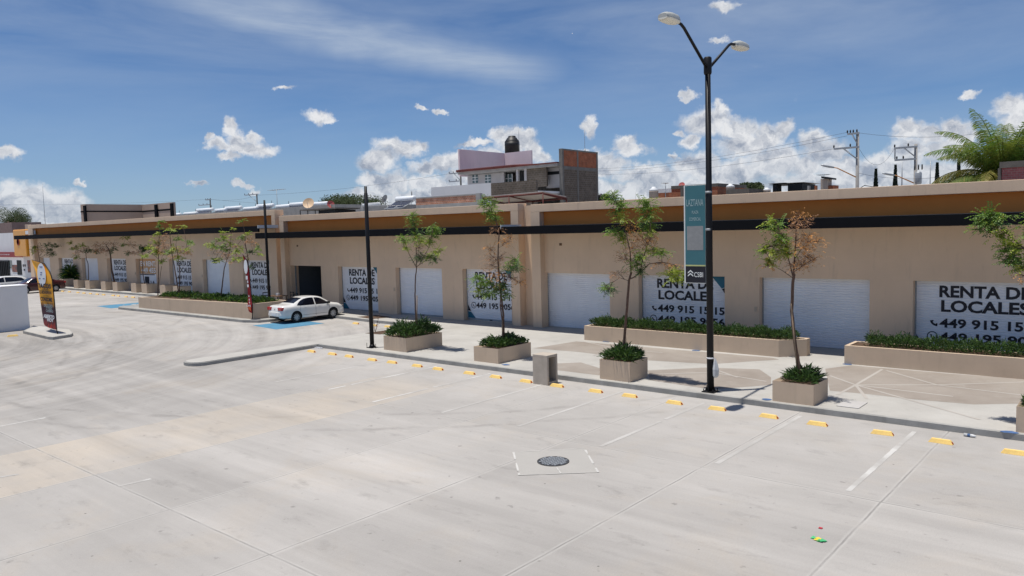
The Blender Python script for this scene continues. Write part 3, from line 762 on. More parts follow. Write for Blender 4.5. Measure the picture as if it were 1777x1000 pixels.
def planter(label, x0, x1, y0, y1, z0, z1, group=None, wall=.11):
    t = thing('planter', label, 'planter', ((x0+x1)/2, (y0+y1)/2, z0), group)
    mb = MB()
    bm = bmesh.new(); bmesh.ops.create_cube(bm, size=1)
    for v in bm.verts: v.co = Vector(((x0+x1)/2+v.co.x*(x1-x0), (y0+y1)/2+v.co.y*(y1-y0), (z0-.05+z1)/2+v.co.z*(z1-z0+.05)))
    top = max(bm.faces, key=lambda f: f.calc_center_median().z)
    r = bmesh.ops.inset_region(bm, faces=[top], thickness=wall)
    bmesh.ops.translate(bm, verts=top.verts[:], vec=(0, 0, -.12))
    ed = [e for e in bm.edges if len(e.link_faces) == 2 and e.calc_face_angle(0) > 1.0]
    bmesh.ops.bevel(bm, geom=ed, offset=.012, segments=2, affect='EDGES')
    k = 0; bm.verts.index_update()
    for v in bm.verts: mb.vert(v.co)
    for f in bm.faces: mb.face([v.index for v in f.verts])
    bm.free(); mb.build('box', 'tan_planter', t)
    mb = MB(); mb.box((x0+wall+.002, y0+wall+.002, z1-.2), (x1-wall-.002, y1-wall-.002, z1-.075)); mb.build('soil', 'soil', t)
    return t
G_P = 'tree planters along the kerb'
planter('long tan box planter beside the black pole, third from the white bin', -25.42, -23.95, 21.4, 23.5, .15, .76)
planter('tan box planter just left of the concrete bin, half dead tree inside', -20.1, -18.83, 21.38, 23.35, .15, .73)
planter('square tan planter between the concrete bin and the lamp post', -14.1, -12.92, 21.08, 22.2, .15, .82)
planter('square tan planter to the right of the lamp post, browning tree inside', -8.24, -7.08, 21.04, 22.2, .15, .74)
planter('tan planter cut by the right edge of the photo', -2.43, -1.2, 21.02, 22.2, .15, .77)
# long hedge planters before the near block; their right end is splayed
def long_planter(label, pts, z0, z1):
    c = Vector((sum(p[0] for p in pts)/len(pts), sum(p[1] for p in pts)/len(pts), z0))
    t = thing('planter', label, 'planter', c)
    mb = MB(); mb.prism(pts, z0-.05, z1-.06)
    n = len(pts); a = sum(pts[i][0]*pts[(i+1) % n][1]-pts[(i+1) % n][0]*pts[i][1] for i in range(n))
    if a < 0: pts = pts[::-1]
    w = .13; inner = []
    for i in range(n):
        p, q, r = Vector(pts[i-1]), Vector(pts[i]), Vector(pts[(i+1) % n])
        d1 = (q-p).normalized(); d2 = (r-q).normalized(); n1 = Vector((-d1.y, d1.x)); n2 = Vector((-d2.y, d2.x))
        b = (n1+n2).normalized(); inner.append(q+b*(w/max(.3, b.dot(n1))))
    for i in range(n):
        j = (i+1) % n
        P, Q, S, T = pts[i], pts[j], inner[j], inner[i]
        mb.poly([(P[0], P[1], z1), (Q[0], Q[1], z1), (S[0], S[1], z1), (T[0], T[1], z1)])
        mb.poly([(P[0], P[1], z1-.06), (Q[0], Q[1], z1-.06), (Q[0], Q[1], z1), (P[0], P[1], z1)])
        mb.poly([(S[0], S[1], z1-.06), (T[0], T[1], z1-.06), (T[0], T[1], z1), (S[0], S[1], z1)])
    mb.build('box', 'tan_planter', t)
    mb = MB(); mb.prism([(p.x, p.y) for p in inner], z1-.058, z1-.03); mb.build('soil', 'soil', t)
    return t
long_planter('long low tan planter holding a hedge behind the lamp post', [(-19.57, 28.08), (-10.76, 28.09), (-9.98, 28.85), (-9.98, 29.2), (-19.57, 29.2)], .15, .79)
long_planter('long low tan planter with a hedge running off the right edge', [(-8.36, 27.95), (3.5, 28.1), (3.5, 29.2), (-8.36, 29.2)], .15, .80)
shrub('hedge', 'dense dark green hedge filling the planter behind the lamp post', 'hedge', -19.35, -10.3, 28.25, 29.0, .74, .45, 11000, edge=0, ll=.20, lw=.014)
shrub('hedge', 'dense dark green hedge in the planter at the right edge', 'hedge', -7.75, 3.2, 28.25, 29.0, .74, .47, 11000, edge=0, ll=.20, lw=.014)
shrub('shrub', 'bushy spiky green shrub filling the long planter beside the black pole', 'shrub', -25.3, -24.05, 21.5, 23.4, .68, .62, 2100, ll=.36, lw=.02)
shrub('shrub', 'low dark green shrub under the half dead tree left of the bin', 'shrub', -19.95, -18.95, 21.6, 23.25, .66, .40, 1300, ll=.22, lw=.026)
shrub('shrub', 'rounded strappy green shrub in the planter right of the bin', 'shrub', -13.98, -13.05, 21.2, 22.1, .74, .44, 1100, ll=.36, lw=.018)
shrub('shrub', 'loose strappy green shrub under the browning tree', 'shrub', -7.95, -7.25, 21.25, 22.05, .66, .34, 520, ll=.36, lw=.018)
shrub('shrub', 'green shrub in the planter cut by the right edge', 'shrub', -2.3, -1.3, 21.15, 22.1, .69, .25, 500, ll=.25)

LEAFM = ['leaf_green', 'leaf_lime', 'leaf_dark', 'leaf_dead', 'leaf_brown']
KI = {'g': 0, 'l': 1, 'd': 2, 'o': 3, 'b': 4}
def frond(mb, p, d, L, ll, lw, kind, droop=.5, sparse=0):
    d = d.normalized(); n = max(4, int(L/.055)); 
    side = d.cross(Vector((0, 0, 1)))
    if side.length < .05: side = Vector((1, 0, 0))
    side.normalize(); pos = p.copy()
    for i in range(n):
        d = (d+Vector((0, 0, -droop/n))).normalized(); pos = pos+d*(L/n)
        for sgn in (-1, 1):
            if random.random() < sparse: continue
            q = pos; ld = (side*sgn*.9+d*.55+Vector((0, 0, -.25+random.uniform(-.3, .2)))).normalized()
            e = q+ld*ll*random.uniform(.75, 1.2); mm = q+ld*ll*.45; ws = (d+Vector((0, 0, random.uniform(-.5, .5)))).normalized()*lw
            mb.cur = KI[kind] if random.random() > .12 else KI[{'g': 'l', 'l': 'g', 'd': 'g', 'o': 'b', 'b': 'o'}[kind]]
            mb.poly([q, mm+ws, e, mm-ws])
def young_tree(label, Y, trunks, clusters, leaf=1.0, group=None, base=None, dens=1.0, name='young_tree'):
    """trunks: [(pixel polyline, radius0, radius1)] surveyed at depth Y; clusters: (x, y, rx, ry, kind)"""
    b0 = base or onY(trunks[0][0][0][0], trunks[0][0][0][1], Y)
    t = thing(name, label, 'tree', b0, group)
    mb = MB(); nodes = []
    for ti, (pl, r0, r1) in enumerate(trunks):
        pts = []
        for i, (x, y) in enumerate(pl):
            p = onY(x, y, Y)
            if ti > 0 and i > 0: p = onY(x, y, Y+random.uniform(-.35, .35))
            pts.append(p)
        # refine
        fine = [pts[0]]
        for a, b in zip(pts, pts[1:]):
            for k in range(1, 5): fine.append(a.lerp(b, k/4)+Vector((random.uniform(-1, 1), random.uniform(-1, 1), 0))*.006)
        m = len(fine); mb.tube(fine, [r0+(r1-r0)*i/(m-1) for i in range(m)], 7)
        nodes += fine[m//2:] if ti == 0 else fine
    k = onY(888, 500, Y)
    s = (k-Vector(EYE)).length/FPX; s = abs((b0-Vector(EYE)).dot(Vector(FW)))/FPX
    cb = MB()
    for (x, y, rx, ry, kind) in clusters:
        c = onY(x, y, Y+random.uniform(-.3, .3)*max(.4, rx*s*1.6)); R = rx*s; H = ry*s
        nd = min(nodes, key=lambda q: (q-c).length+(.3 if q.z > c.z+.05 else 0))
        # twig to the cluster
        mid = nd.lerp(c, .5)+Vector((0, 0, .06*(c-nd).length))
        if (c-nd).length > .06: mb.tube([nd, mid, c], [.013, .009, .006], 5)
        dead = kind in 'ob'
        for _ in range(5 if leaf < 1.3 else 2):
            e = c+Vector((random.gauss(0, .5)*R, random.gauss(0, .5)*R, random.gauss(0, .5)*H)); mb.tube([nd.lerp(c, .7), c.lerp(e, .5)+Vector((0, 0, .02)), e], [.006, .005, .003], 4, False)
        nf = int((R*H*560+12)*dens*(1 if not dead else 1.0))
        for _ in range(max(4, nf)):
            off = Vector((random.gauss(0, .42)*R, random.gauss(0, .42)*R, random.gauss(0, .42)*H))
            d = Vector((off.x/R+random.uniform(-.6, .6), off.y/R+random.uniform(-.6, .6), .35+random.uniform(-.5, .5)))
            if dead:
                L = random.uniform(.14, .3)
                mb.tube([c+off*.6, c+off+d.normalized()*L*.7], [.004, .002], 3, False) if random.random() < .6 else None
                frond(cb, c+off, d, L, .055*leaf, .017*leaf, kind, 1.0, .38)
            else: frond(cb, c+off-d.normalized()*.12, d, random.uniform(.20, .42), .080*leaf, .021*leaf, kind, .9, .05)
    mb.build('trunk', 'bark', t); cb.build('crown', LEAFM, t); return t
def stake(label, a, b, Y):
    mb = MB(); p, q = onY(*a, Y), onY(*b, Y); mb.tube([p, q], .022, 6); tag(mb.build('tree_stake', 'stake', base=p), label, 'stake')
young_tree('slender young green tree in the long planter beside the black pole', 22.4, [([(721,586),(722,560),(720,512),(721,482),(723,463)], .035, .022), ([(722.5,464),(710,441),(704,425),(699,414)], .016, .008), ([(723,463),(722,421),(719,400),(716,378)], .018, .007), ([(723,463),(735,455),(744,448)], .014, .007), ([(728,459),(744,430),(750,405)], .012, .006)],
  [(716,374,10,9,'g'),(717,386,10,11,'g'),(718,399,8,9,'d'),(752,394,11,9,'g'),(750,406,10,12,'g'),(746,418,7,8,'l'),(697,412,9,7,'g'),(704,419,6,6,'g'),(723,411,12,8,'g'),(728,418,8,6,'l'),(728,445,9,9,'d'),(744,445,13,7,'g'),(752,449,7,6,'d'),(703,431,5,4,'l'),(757,436,10,7,'l'),(729,430,6,8,'b')])
young_tree('young tree with a dead brown middle and green tips, left of the bin', 22.4, [([(875,602),(874,590),(873.5,547),(870,516),(866,480),(864,448),(866,407),(861,385),(852,362)], .05, .012), ([(872,560),(868,530),(869,512)], .025, .02), ([(868,500),(850,492),(834,487)], .016, .008), ([(869,505),(884,478),(894,460)], .016, .008), ([(866,478),(885,482),(902,490)], .012, .005), ([(865,455),(850,440),(845,425)], .009, .004), ([(866,430),(876,424),(886,417)], .008, .004)],
  [(840,347,8,8,'g'),(849,353,14,11,'g'),(851,366,12,11,'g'),(858,378,10,10,'g'),(893,453,12,9,'g'),(896,464,11,8,'d'),(884,463,8,7,'g'),(828,481,10,8,'g'),(836,491,13,9,'g'),(832,504,10,8,'l'),(846,510,12,8,'g'),(858,503,12,9,'g'),(872,497,13,10,'d'),(879,509,10,8,'g'),(850,489,10,8,'g'),
   (862,398,11,7,'b'),(850,432,10,8,'o'),(877,420,13,8,'o'),(886,413,5,4,'b'),(862,450,20,16,'b'),(866,476,18,12,'o'),(852,462,12,10,'b'),(903,491,8,6,'o'),(890,483,10,7,'b'),(868,492,10,8,'o')])
young_tree('tall young tree with spreading green branches between the bin and the lamp post', 21.65, [([(1082,612),(1083,600),(1086.6,550),(1092,487),(1095,473)], .052, .035), ([(1095,474),(1094,440),(1088,410),(1081,388),(1074,360)], .024, .008), ([(1093,484),(1099,482),(1112,473),(1127,458),(1149,455),(1172,460)], .024, .008), ([(1110,474),(1118,443),(1127,417),(1129,391),(1124,360)], .018, .007), ([(1092,488),(1075,482),(1058,495)], .010, .006)],
  [(1062,336,10,8,'g'),(1066,344,14,9,'g'),(1076,352,12,9,'g'),(1074,366,10,10,'g'),(1078,380,8,9,'l'),(1118,349,16,9,'g'),(1124,361,15,11,'g'),(1123,375,14,10,'g'),(1127,389,12,10,'g'),(1125,402,9,10,'l'),(1066,399,9,7,'g'),(1075,403,14,9,'g'),(1080,415,9,8,'l'),(1107,445,12,9,'g'),(1105,459,12,9,'g'),(1110,470,8,6,'d'),(1133,434,15,8,'l'),(1147,438,9,7,'g'),(1163,473,10,8,'l'),(1176,473,17,9,'l'),(1172,483,11,7,'l'),(1186,480,8,6,'l'),(1050,497,8,6,'g'),(1058,502,10,7,'d'),
   (1092,393,13,9,'o'),(1097,405,12,10,'o'),(1113,412,14,12,'b'),(1084,448,14,14,'b'),(1131,414,8,7,'o'),(1075,476,14,8,'b'),(1120,425,12,9,'o'),(1150,458,12,5,'o'),(1168,462,10,5,'o'),(1098,430,12,12,'b')])
young_tree('young tree browning on its right side, right of the lamp post', 21.6, [([(1389,656),(1388,646),(1379.6,594),(1374,540),(1376,491),(1378,476)], .055, .04), ([(1377,478),(1379.6,442),(1382,394),(1387,370)], .03, .006), ([(1376,480),(1368,450),(1366,420),(1352,400)], .018, .007), ([(1375,482),(1358,470),(1341,461)], .012, .006), ([(1378,472),(1400,457),(1415,448)], .014, .005), ([(1379,450),(1395,425),(1405,408)], .010, .004)],
  [(1337,385,10,6,'l'),(1348,386,13,7,'g'),(1341,396,10,6,'g'),(1350,407,12,8,'g'),(1330,428,9,7,'l'),(1326,433,6,5,'g'),(1352,421,13,9,'l'),(1346,436,12,9,'l'),(1362,432,10,9,'l'),(1332,452,9,7,'l'),(1367,440,8,8,'l'),(1360,412,9,7,'g'),
   (1387,375,13,8,'o'),(1392,386,20,9,'b'),(1382,392,14,8,'b'),(1405,414,16,12,'o'),(1398,431,18,12,'o'),(1388,415,12,14,'b'),(1393,460,18,13,'o'),(1412,452,12,10,'o'),(1418,420,9,9,'o'),(1379,462,12,10,'b'),(1331,462,8,6,'o'),(1398,446,14,9,'b'),(1345,448,12,6,'o')])
young_tree('green tree branch reaching in at the right edge, its trunk outside the photo', 21.6, [([(1803,722),(1802,640),(1797,520),(1792,450)], .05, .035), ([(1792,452),(1777,432),(1748,405),(1733,393),(1722,378)], .024, .008), ([(1795,480),(1774,466),(1760,450)], .014, .006), ([(1792,455),(1800,410),(1802,380)], .02, .008)],
  [(1708,372,9,6,'g'),(1722,371,13,8,'g'),(1738,376,11,6,'g'),(1700,383,9,6,'g'),(1714,383,12,8,'g'),(1730,385,11,7,'d'),(1703,394,7,5,'g'),(1717,397,7,5,'d'),(1744,399,9,5,'l'),(1753,423,12,7,'l'),(1743,432,8,5,'g'),(1766,428,9,7,'l'),(1758,442,12,7,'g'),(1748,448,9,6,'g'),(1768,450,9,8,'g'),(1757,456,9,5,'d'),(1772,466,8,7,'l'),(1774,480,6,6,'o'),(1790,400,16,14,'g'),(1800,375,18,14,'g'),(1810,430,18,14,'g'),(1735,408,9,4,'l')])
stake('thin wooden stake against the slender green tree', (723.5, 580), (723.5, 513), 22.35)
stake('thin wooden stake against the half dead tree', (872, 600), (871.5, 556), 22.3)
stake('brown support stake tied to the browning tree', (1384, 648), (1372.5, 527), 21.52)

# left rows ------------------------------------------------------------------
SPX = [(136, 500.5), (157, 502), (186, 504), (207, 505.5), (239, 508), (262, 509), (291, 512), (321, 514)]
proto = planter('x', -.5, .5, 0, 1.0, 0, .78, 'cube planters along the far left shop fronts')
ORD = ['first', 'second', 'third', 'fourth', 'fifth', 'sixth', 'seventh', 'eighth', 'ninth', 'tenth', 'eleventh', 'twelfth']
xl = []
for i, (x, y) in enumerate(SPX):
    p = gr(x+6, y-.5, .15); X = p.x-.4
    o = proto if i == 0 else dup(proto)
    o.location = (X, 29.5, zs(X)); o['label'] = 'small square tan planter, %s from the left in the far row by the shops' % ORD[i+1]
    xl.append(X)
o = dup(proto, (-83.6, 29.8, .6), None, 'small square tan planter under the dark agave, first of the far row')
lp = [(-53.4, 23.45), (-40.75, 24.5), (-40.75, 26.9), (-53.2, 26.9)]
t = thing('planter', 'long tan planter on the kerbed island left of the white sedan', 'planter', (-47, 25.5, .4))
mb = MB(); mb.prism(lp, lambda x: zl(x), 1.10); c = Vector((-47.05, 25.5))
mb2 = MB(); inn = [(-53.22, 23.62), (-40.9, 24.66), (-40.9, 26.75), (-53.05, 26.75)]
for i in range(4):
    j = (i+1) % 4; P, Q, S, T = lp[i], lp[j], inn[j], inn[i]
    mb.poly([(P[0], P[1], 1.18), (Q[0], Q[1], 1.18), (S[0], S[1], 1.18), (T[0], T[1], 1.18)])
    mb.poly([(P[0], P[1], 1.1), (Q[0], Q[1], 1.1), (Q[0], Q[1], 1.18), (P[0], P[1], 1.18)]); mb.poly([(S[0], S[1], 1.1), (T[0], T[1], 1.1), (T[0], T[1], 1.18), (S[0], S[1], 1.18)])
mb.build('box', 'tan_planter', t)
mb2.prism(inn, 1.102, 1.13); mb2.build('soil', 'soil', t)
for (a, b, l) in ((-53.0, -49.6, 'patchy low green ground plant at the left end of the long island planter'), (-48.6, -45.6, 'patchy low green shrub in the middle of the long island planter'), (-45.3, -41.0, 'low green shrub at the sedan end of the long island planter')):
    shrub('shrub', l, 'shrub', a, b, 24.75, 26.3, 1.1, .36, int(520*(b-a)), ll=.22, lw=.03, mats=('hedge_leaf', 'leaf_green'))
def ltree(label, Y, trunks, cl): young_tree(label, Y, trunks, cl, leaf=1.6, dens=.42)
ltree('thin tree with dark drooping tufts beside the orange sign', 29.9, [([(70,497),(69,453),(66,436),(65,425)], .05, .02), ([(68,445),(78,432),(86,426)], .02, .01), ([(68,448),(88,438)], .02, .01)],
  [(84,424,7,4,'d'),(96,427,6,4,'d'),(86,434,6,4,'d'),(91,440,6,4,'d'),(61,429,6,5,'l'),(58,436,4,4,'l'),(71,433,8,10,'b')])
ltree('thin bare tree with few green tufts in front of a plain shutter', 29.7, [([(154,496),(154,489),(153,458),(150,450),(149,441),(145,430)], .045, .018), ([(149,441),(156,436),(164,437)], .02, .01), ([(148,439),(138,436),(130,431)], .015, .008)],
  [(129,430,7,5,'l'),(132,446,5,5,'l'),(154,434,8,5,'d'),(165,436,6,4,'d'),(138,436,9,8,'b'),(143,426,6,3,'l'),(147,430,5,4,'b'),(122,421,3,3,'l')])
ltree('bent tree with a thick dark trunk and dry brown twigs', 29.7, [([(201,500),(199,492),(194,469),(192,444),(189,433),(184,426)], .10, .03), ([(191,440),(197,432),(197,424)], .02, .01), ([(190,436),(176,434)], .02, .01)],
  [(173,434,13,8,'b'),(187,434,11,8,'b'),(197,423,6,5,'b'),(168,424,8,6,'b'),(197,432,5,5,'d'),(183,424,8,5,'b')])
ltree('thin tree with one dark rounded tuft in front of the rent banner', 29.7, [([(254,503),(252,498),(248,476),(247,455),(248,437)], .05, .02), ([(248,440),(232,430),(218,413)], .015, .008), ([(247,445),(225,438)], .012, .008)],
  [(249,430,9,6,'d'),(252,434,8,5,'d'),(260,429,7,4,'l'),(218,411,8,4,'l'),(215,425,5,3,'g'),(222,438,5,4,'d'),(236,438,10,7,'b'),(229,425,10,6,'b')])
ltree('tall wispy yellow green tree at the left end of the island planter', 25.6, [([(274,516),(274,509),(275,470),(275,447),(276,420),(277,390)], .045, .012), ([(275,450),(262,438),(254,444)], .014, .008), ([(276,430),(268,420)], .012, .008), ([(275,452),(281,455)], .012, .008)],
  [(278,384,5,3,'g'),(277,392,5,4,'g'),(270,419,6,5,'l'),(261,429,7,4,'l'),(275,437,7,6,'l'),(252,444,8,4,'l'),(281,455,5,4,'l'),(280,424,14,14,'b'),(274,405,6,4,'l'),(284,438,8,8,'b'),(268,436,8,6,'l'),(286,410,6,5,'b')])
ltree('twin stemmed wispy tree in the island planter before a lettered shutter', 25.3, [([(311,522),(310,510),(306,482),(300,450),(297,429),(295,410),(295,396)], .05, .012), ([(311,516),(312,470),(309,445),(305,425)], .04, .014), ([(300,448),(318,436),(331,422)], .012, .007), ([(297,430),(285,430)], .012, .007)],
  [(294,395,6,3,'l'),(302,398,5,3,'l'),(318,392,4,4,'l'),(307,414,7,5,'g'),(331,420,5,4,'g'),(324,431,5,4,'l'),(302,432,10,7,'l'),(293,438,6,5,'g'),(314,435,12,8,'b'),(287,429,10,8,'b'),(310,447,7,5,'l'),(303,446,6,5,'o'),(326,440,8,4,'b')])
ltree('leaning wispy tree with flat green tufts in the island planter', 25.4, [([(382,522),(383,518),(386,491),(389,466),(395,447),(399,436),(401,407)], .05, .012), ([(394,448),(380,430),(366,425)], .014, .008), ([(398,440),(388,420),(386,414)], .012, .008), ([(396,446),(410,450)], .012, .008)],
  [(362,424,7,4,'l'),(370,427,6,4,'g'),(385,414,9,4,'g'),(392,410,6,4,'l'),(384,427,9,4,'g'),(396,424,6,4,'l'),(395,433,8,4,'g'),(388,402,4,3,'l'),(405,395,3,2,'l'),(409,435,6,4,'l'),(380,450,8,4,'l'),(373,451,5,4,'d'),(409,450,8,4,'l'),(370,439,9,6,'b'),(398,443,13,7,'b'),(404,455,6,5,'b')])
ltree('thin straight tree behind the maroon feather flag', 26.2, [([(434,530),(433,510),(430,447),(426,426),(425,405),(421,385)], .045, .012), ([(429,445),(437,437),(446,432)], .012, .007), ([(427,430),(418,412)], .010, .006)],
  [(419,382,5,3,'g'),(418,411,6,4,'g'),(430,405,5,3,'l'),(417,432,5,4,'l'),(437,436,6,4,'d'),(447,431,6,3,'g'),(436,462,4,5,'d'),(434,420,12,8,'b'),(422,448,6,5,'l'),(451,440,3,3,'l'),(409,430,5,4,'b')])
stake('pole propping the tall wispy tree of the island planter', (275, 500), (280.5, 462), 25.5)
# agave-like bush
mb = MB(); c = Vector((-83.9, 30.3, 1.2))
for k in range(420):
    a = random.uniform(0, 6.283); e = random.uniform(-.25, 1.35); d = Vector((math.cos(a)*math.cos(e), math.sin(a)*math.cos(e), math.sin(e)))
    mb.cur = 1 if random.random() < .12 else 0
    blade(mb, c+Vector((0, 0, random.random()*.9)), d, random.uniform(.7, 1.5), .045, .2)
mb.cur = 0; mb.tube([(c.x, c.y, .8), (c.x, c.y, 2.0)], .1, 8)
tag(mb.build('yucca', ['leaf_dark', 'leaf_lime'], base=(c.x, c.y, .8)), 'dark spiky yucca bush beside the maroon car', 'shrub')
# sapling in the soil pit
mb = MB()
p = gr(651, 577, .15)
for k in range(7):
    a = random.uniform(0, 6.28); L = random.uniform(.4, 1.0); q = p+Vector((math.cos(a)*.25, math.sin(a)*.25, L))
    mb.tube([p, p.lerp(q, .5)+Vector((.03, 0, .05)), q], [.010, .007, .004], 4)
    for _ in range(6): blade(mb, p.lerp(q, random.uniform(.4, 1)), Vector((random.uniform(-1, 1), random.uniform(-1, 1), .3)), .08, .012)
tag(mb.build('sapling', 'bark', base=p), 'dry leafless sapling in the soil pit behind the black pole', 'sapling')

# ================================================================== STREET FURNITURE
# wheel stops
def wheel_stop_proto():
    t = thing('wheel_stop', 'x', 'wheel stop', (0, 0, 0), 'yellow wheel stops')
    mb = MB(); h = .11
    a = [(-.29, -.085, 0), (.29, -.085, 0), (.29, .085, 0), (-.29, .085, 0)]; b = [(-.22, -.045, h), (.22, -.045, h), (.22, .045, h), (-.22, .045, h)]
    k = [mb.vert(p) for p in a+b]
    for f in ((0, 1, 5, 4), (1, 2, 6, 5), (2, 3, 7, 6), (3, 0, 4, 7), (4, 5, 6, 7)): mb.face([k[i] for i in f])
    mb.build('block', 'yellow_stop', t)
    mb = MB(); mb.poly([(.292, -.05, .012), (.292, .05, .012), (.252, .035, .072), (.252, -.035, .072)]); mb.build('reflector', 'red_reflect', t)
    return t
ws = wheel_stop_proto(); first = True
def place_stop(x, y, label, rz):
    global first
    o = ws if first else dup(ws)
    first = False; o.scale = (.88, .88, .82); o.location = (x, y+random.uniform(-.03, .03), zl(x)+.002); o.rotation_euler = (0, 0, rz+random.uniform(-.04, .04)); o['label'] = label
SX = [-28.46, -27.02, -25.87, -24.33, -23.15, -21.69, -20.52, -18.93, -17.65, -16.27, -14.94, -13.43, -12.19, -10.64, -9.31, -7.82, -6.53, -4.99, -3.72, -2.27]
NUM = ['first', 'second', 'third', 'fourth', 'fifth', 'sixth', 'seventh', 'eighth', 'ninth', 'tenth', 'eleventh', 'twelfth', 'thirteenth', 'fourteenth', 'fifteenth', 'sixteenth', 'seventeenth', 'eighteenth', 'nineteenth', 'twentieth']
for i, x in enumerate(SX):
    extra = {9: 'yellow wheel stop partly hidden behind the concrete bin', 10: 'yellow wheel stop touching the right foot of the concrete bin', 14: 'yellow wheel stop just in front of the lamp post, shadow beside it'}.get(i)
    place_stop(x, 19.86 if x < -11 else 19.6+(-2.3-x)*.02, extra or 'yellow wheel stop, %s from the left in the long near row' % NUM[i], random.uniform(-.05, .05))
for i, (x, y) in enumerate(((-34.9, 27.37), (-33.3, 27.38), (-32.15, 27.4))):
    place_stop(x, y, 'yellow wheel stop, %s of three beside the sedan nose' % ('nearest the car', 'half behind the black pole', 'nearest the planter')[i].replace('nearest the car', 'the one nearest the car').replace('half behind', 'the one half behind').replace('nearest the planter', 'the one nearest the planter'), 0)
for i, px in enumerate(((114, 506), (125, 507), (136, 508.5), (147, 509.5), (157, 510.5), (169, 511.5), (180, 512.5), (193, 514), (205, 514.5), (217, 516), (229, 517))):
    p = gr(*px); place_stop(p.x, 27.3, 'small far yellow wheel stop, %s from the maroon car' % NUM[i], 0)
p = gr(22, 584); place_stop(p.x, p.y, 'yellow wheel stop at the foot of the white wall on the left', math.radians(75))
# concrete bin
bx0, bx1, by0, by1 = -15.92, -15.3, 19.8, 20.36
t = thing('litter_bin', 'square concrete litter bin open on its right side, standing among the yellow wheel stops', 'bin', (-15.6, 20.2, 0))
mb = MB(); w = .085; h = 1.0
mb.box((bx0, by0, 0), (bx1, by0+w, h-w-.001), .008); mb.box((bx0, by1-w, 0), (bx1, by1, h-w-.001), .008); mb.box((bx0, by0+w+.001, 0), (bx0+w, by1-w-.001, h-w-.001)); mb.box((bx0, by0, h-w), (bx1, by1, h), .01); mb.box((bx0+w+.001, by0+w+.001, .002), (bx1-.004, by1-w-.001, .10))
mb.build('shell', 'bin_concrete', t)
mb = MB(); mb.box((bx0+w+.001, by0+w+.001, .101), (bx0+w+.02, by1-w-.001, h-w-.002)); mb.build('liner', 'block_grey', t)
# lamp post with two heads
LX, LY = -10.2, 21.21
t = thing('lamp_post', 'tall black street lamp with two arms and a teal banner, standing on the kerb', 'street lamp', (LX, LY, .15))
mb = MB(); mb.tube([(LX, LY, .17), (LX-.01, LY, 5), (LX-.03, LY, 9.95)], [.105, .092, .078], 16); mb.build('pole', 'pole_black', t)
mb = MB(); mb.box((LX-.2, LY-.2, .152), (LX+.2, LY+.2, .175))
for sx in (-.15, .15):
    for sy in (-.15, .15): mb.tube([(LX+sx, LY+sy, .17), (LX+sx, LY+sy, .25)], .016, 6)
for k in range(4):
    a = k*math.pi/2; d = Vector((math.cos(a), math.sin(a), 0)); q = Vector((-d.y, d.x, 0))*.006
    b = Vector((LX, LY, .175)); mb.plate([b+d*.1+q, b+d*.18+q, b+d*.1+q+Vector((0, 0, .2))], -q*2)
mb.build('base_plate', 'pole_black', t)
mb = MB(); mb.tube([(LX-.03, LY, 9.55), (LX-.03, LY, 9.6), (LX-.03, LY, 10.02), (LX-.03, LY, 10.05)], [.10, .115, .115, .09], 14); mb.build('collar', 'pole_black', t)
def lamp_arm(sy, zt):
    mb = MB(); pts = [Vector((LX-.03, LY+sy*.05, 9.72)), Vector((LX-.03, LY+sy*1.45, 10.62 if sy < 0 else 10.62)), Vector((LX-.03, LY+sy*1.62, 10.69)), Vector((LX-.03, LY+sy*1.95, 10.72))]
    a = mb.tube(pts, [.045, .042, .042, .04], 10); arm = mb.build('arm', 'pole_black', t)
    y0 = LY+sy*1.85; z = 10.70
    hd = MB(); L = .78; secs = []
    prof = [(0, .08, .09), (.08, .15, .15), (.22, .20, .185), (.5, .21, .185), (.70, .19, .16), (.80, .14, .11)]
    k0 = len(hd.v); hd.smooth = True; n = 12
    for (d, wd, ht) in prof:
        for q in range(n+1):
            an = math.pi*q/n; hd.vert((LX-.03+wd*math.cos(an)*1.0, y0+sy*d, z-.02+ht*(math.sin(an)**.6)))
    for i in range(len(prof)-1):
        for q in range(n): hd.face([k0+i*(n+1)+q, k0+i*(n+1)+q+1, k0+(i+1)*(n+1)+q+1, k0+(i+1)*(n+1)+q])
    hd.smooth = False
    hd.face([k0+q for q in range(n+1)]); hd.face([k0+(len(prof)-1)*(n+1)+q for q in range(n, -1, -1)])
    h = hd.build('lamp_head', 'lamp_grey', t)
    gl = MB(); k0 = 0; gl.smooth = True
    for (d, wd, ht) in prof[:]:
        for q in range(n+1):
            an = math.pi*q/n; gl.vert((LX-.03+wd*.97*math.cos(an), y0+sy*d, z-.020-ht*.42*(math.sin(an)**.7)))
    for i in range(len(prof)-1):
        for q in range(n): gl.face([k0+i*(n+1)+q, k0+i*(n+1)+q+1, k0+(i+1)*(n+1)+q+1, k0+(i+1)*(n+1)+q] if sy > 0 else [k0+i*(n+1)+q, k0+(i+1)*(n+1)+q, k0+(i+1)*(n+1)+q+1, k0+i*(n+1)+q+1])
    gl.smooth = False; gl.face([q for q in range(n+1)]); gl.face([(len(prof)-1)*(n+1)+q for q in range(n+1)]); gl.build('lens', 'lamp_glass', h)
    pc = MB(); pc.tube([(LX-.03-.02, y0+sy*.62, z+.07), (LX-.05, y0+sy*.62, z+.11)], .025, 8); pc.build('photocell', 'black_paint', h)
lamp_arm(-1, 0); lamp_arm(1, 0)
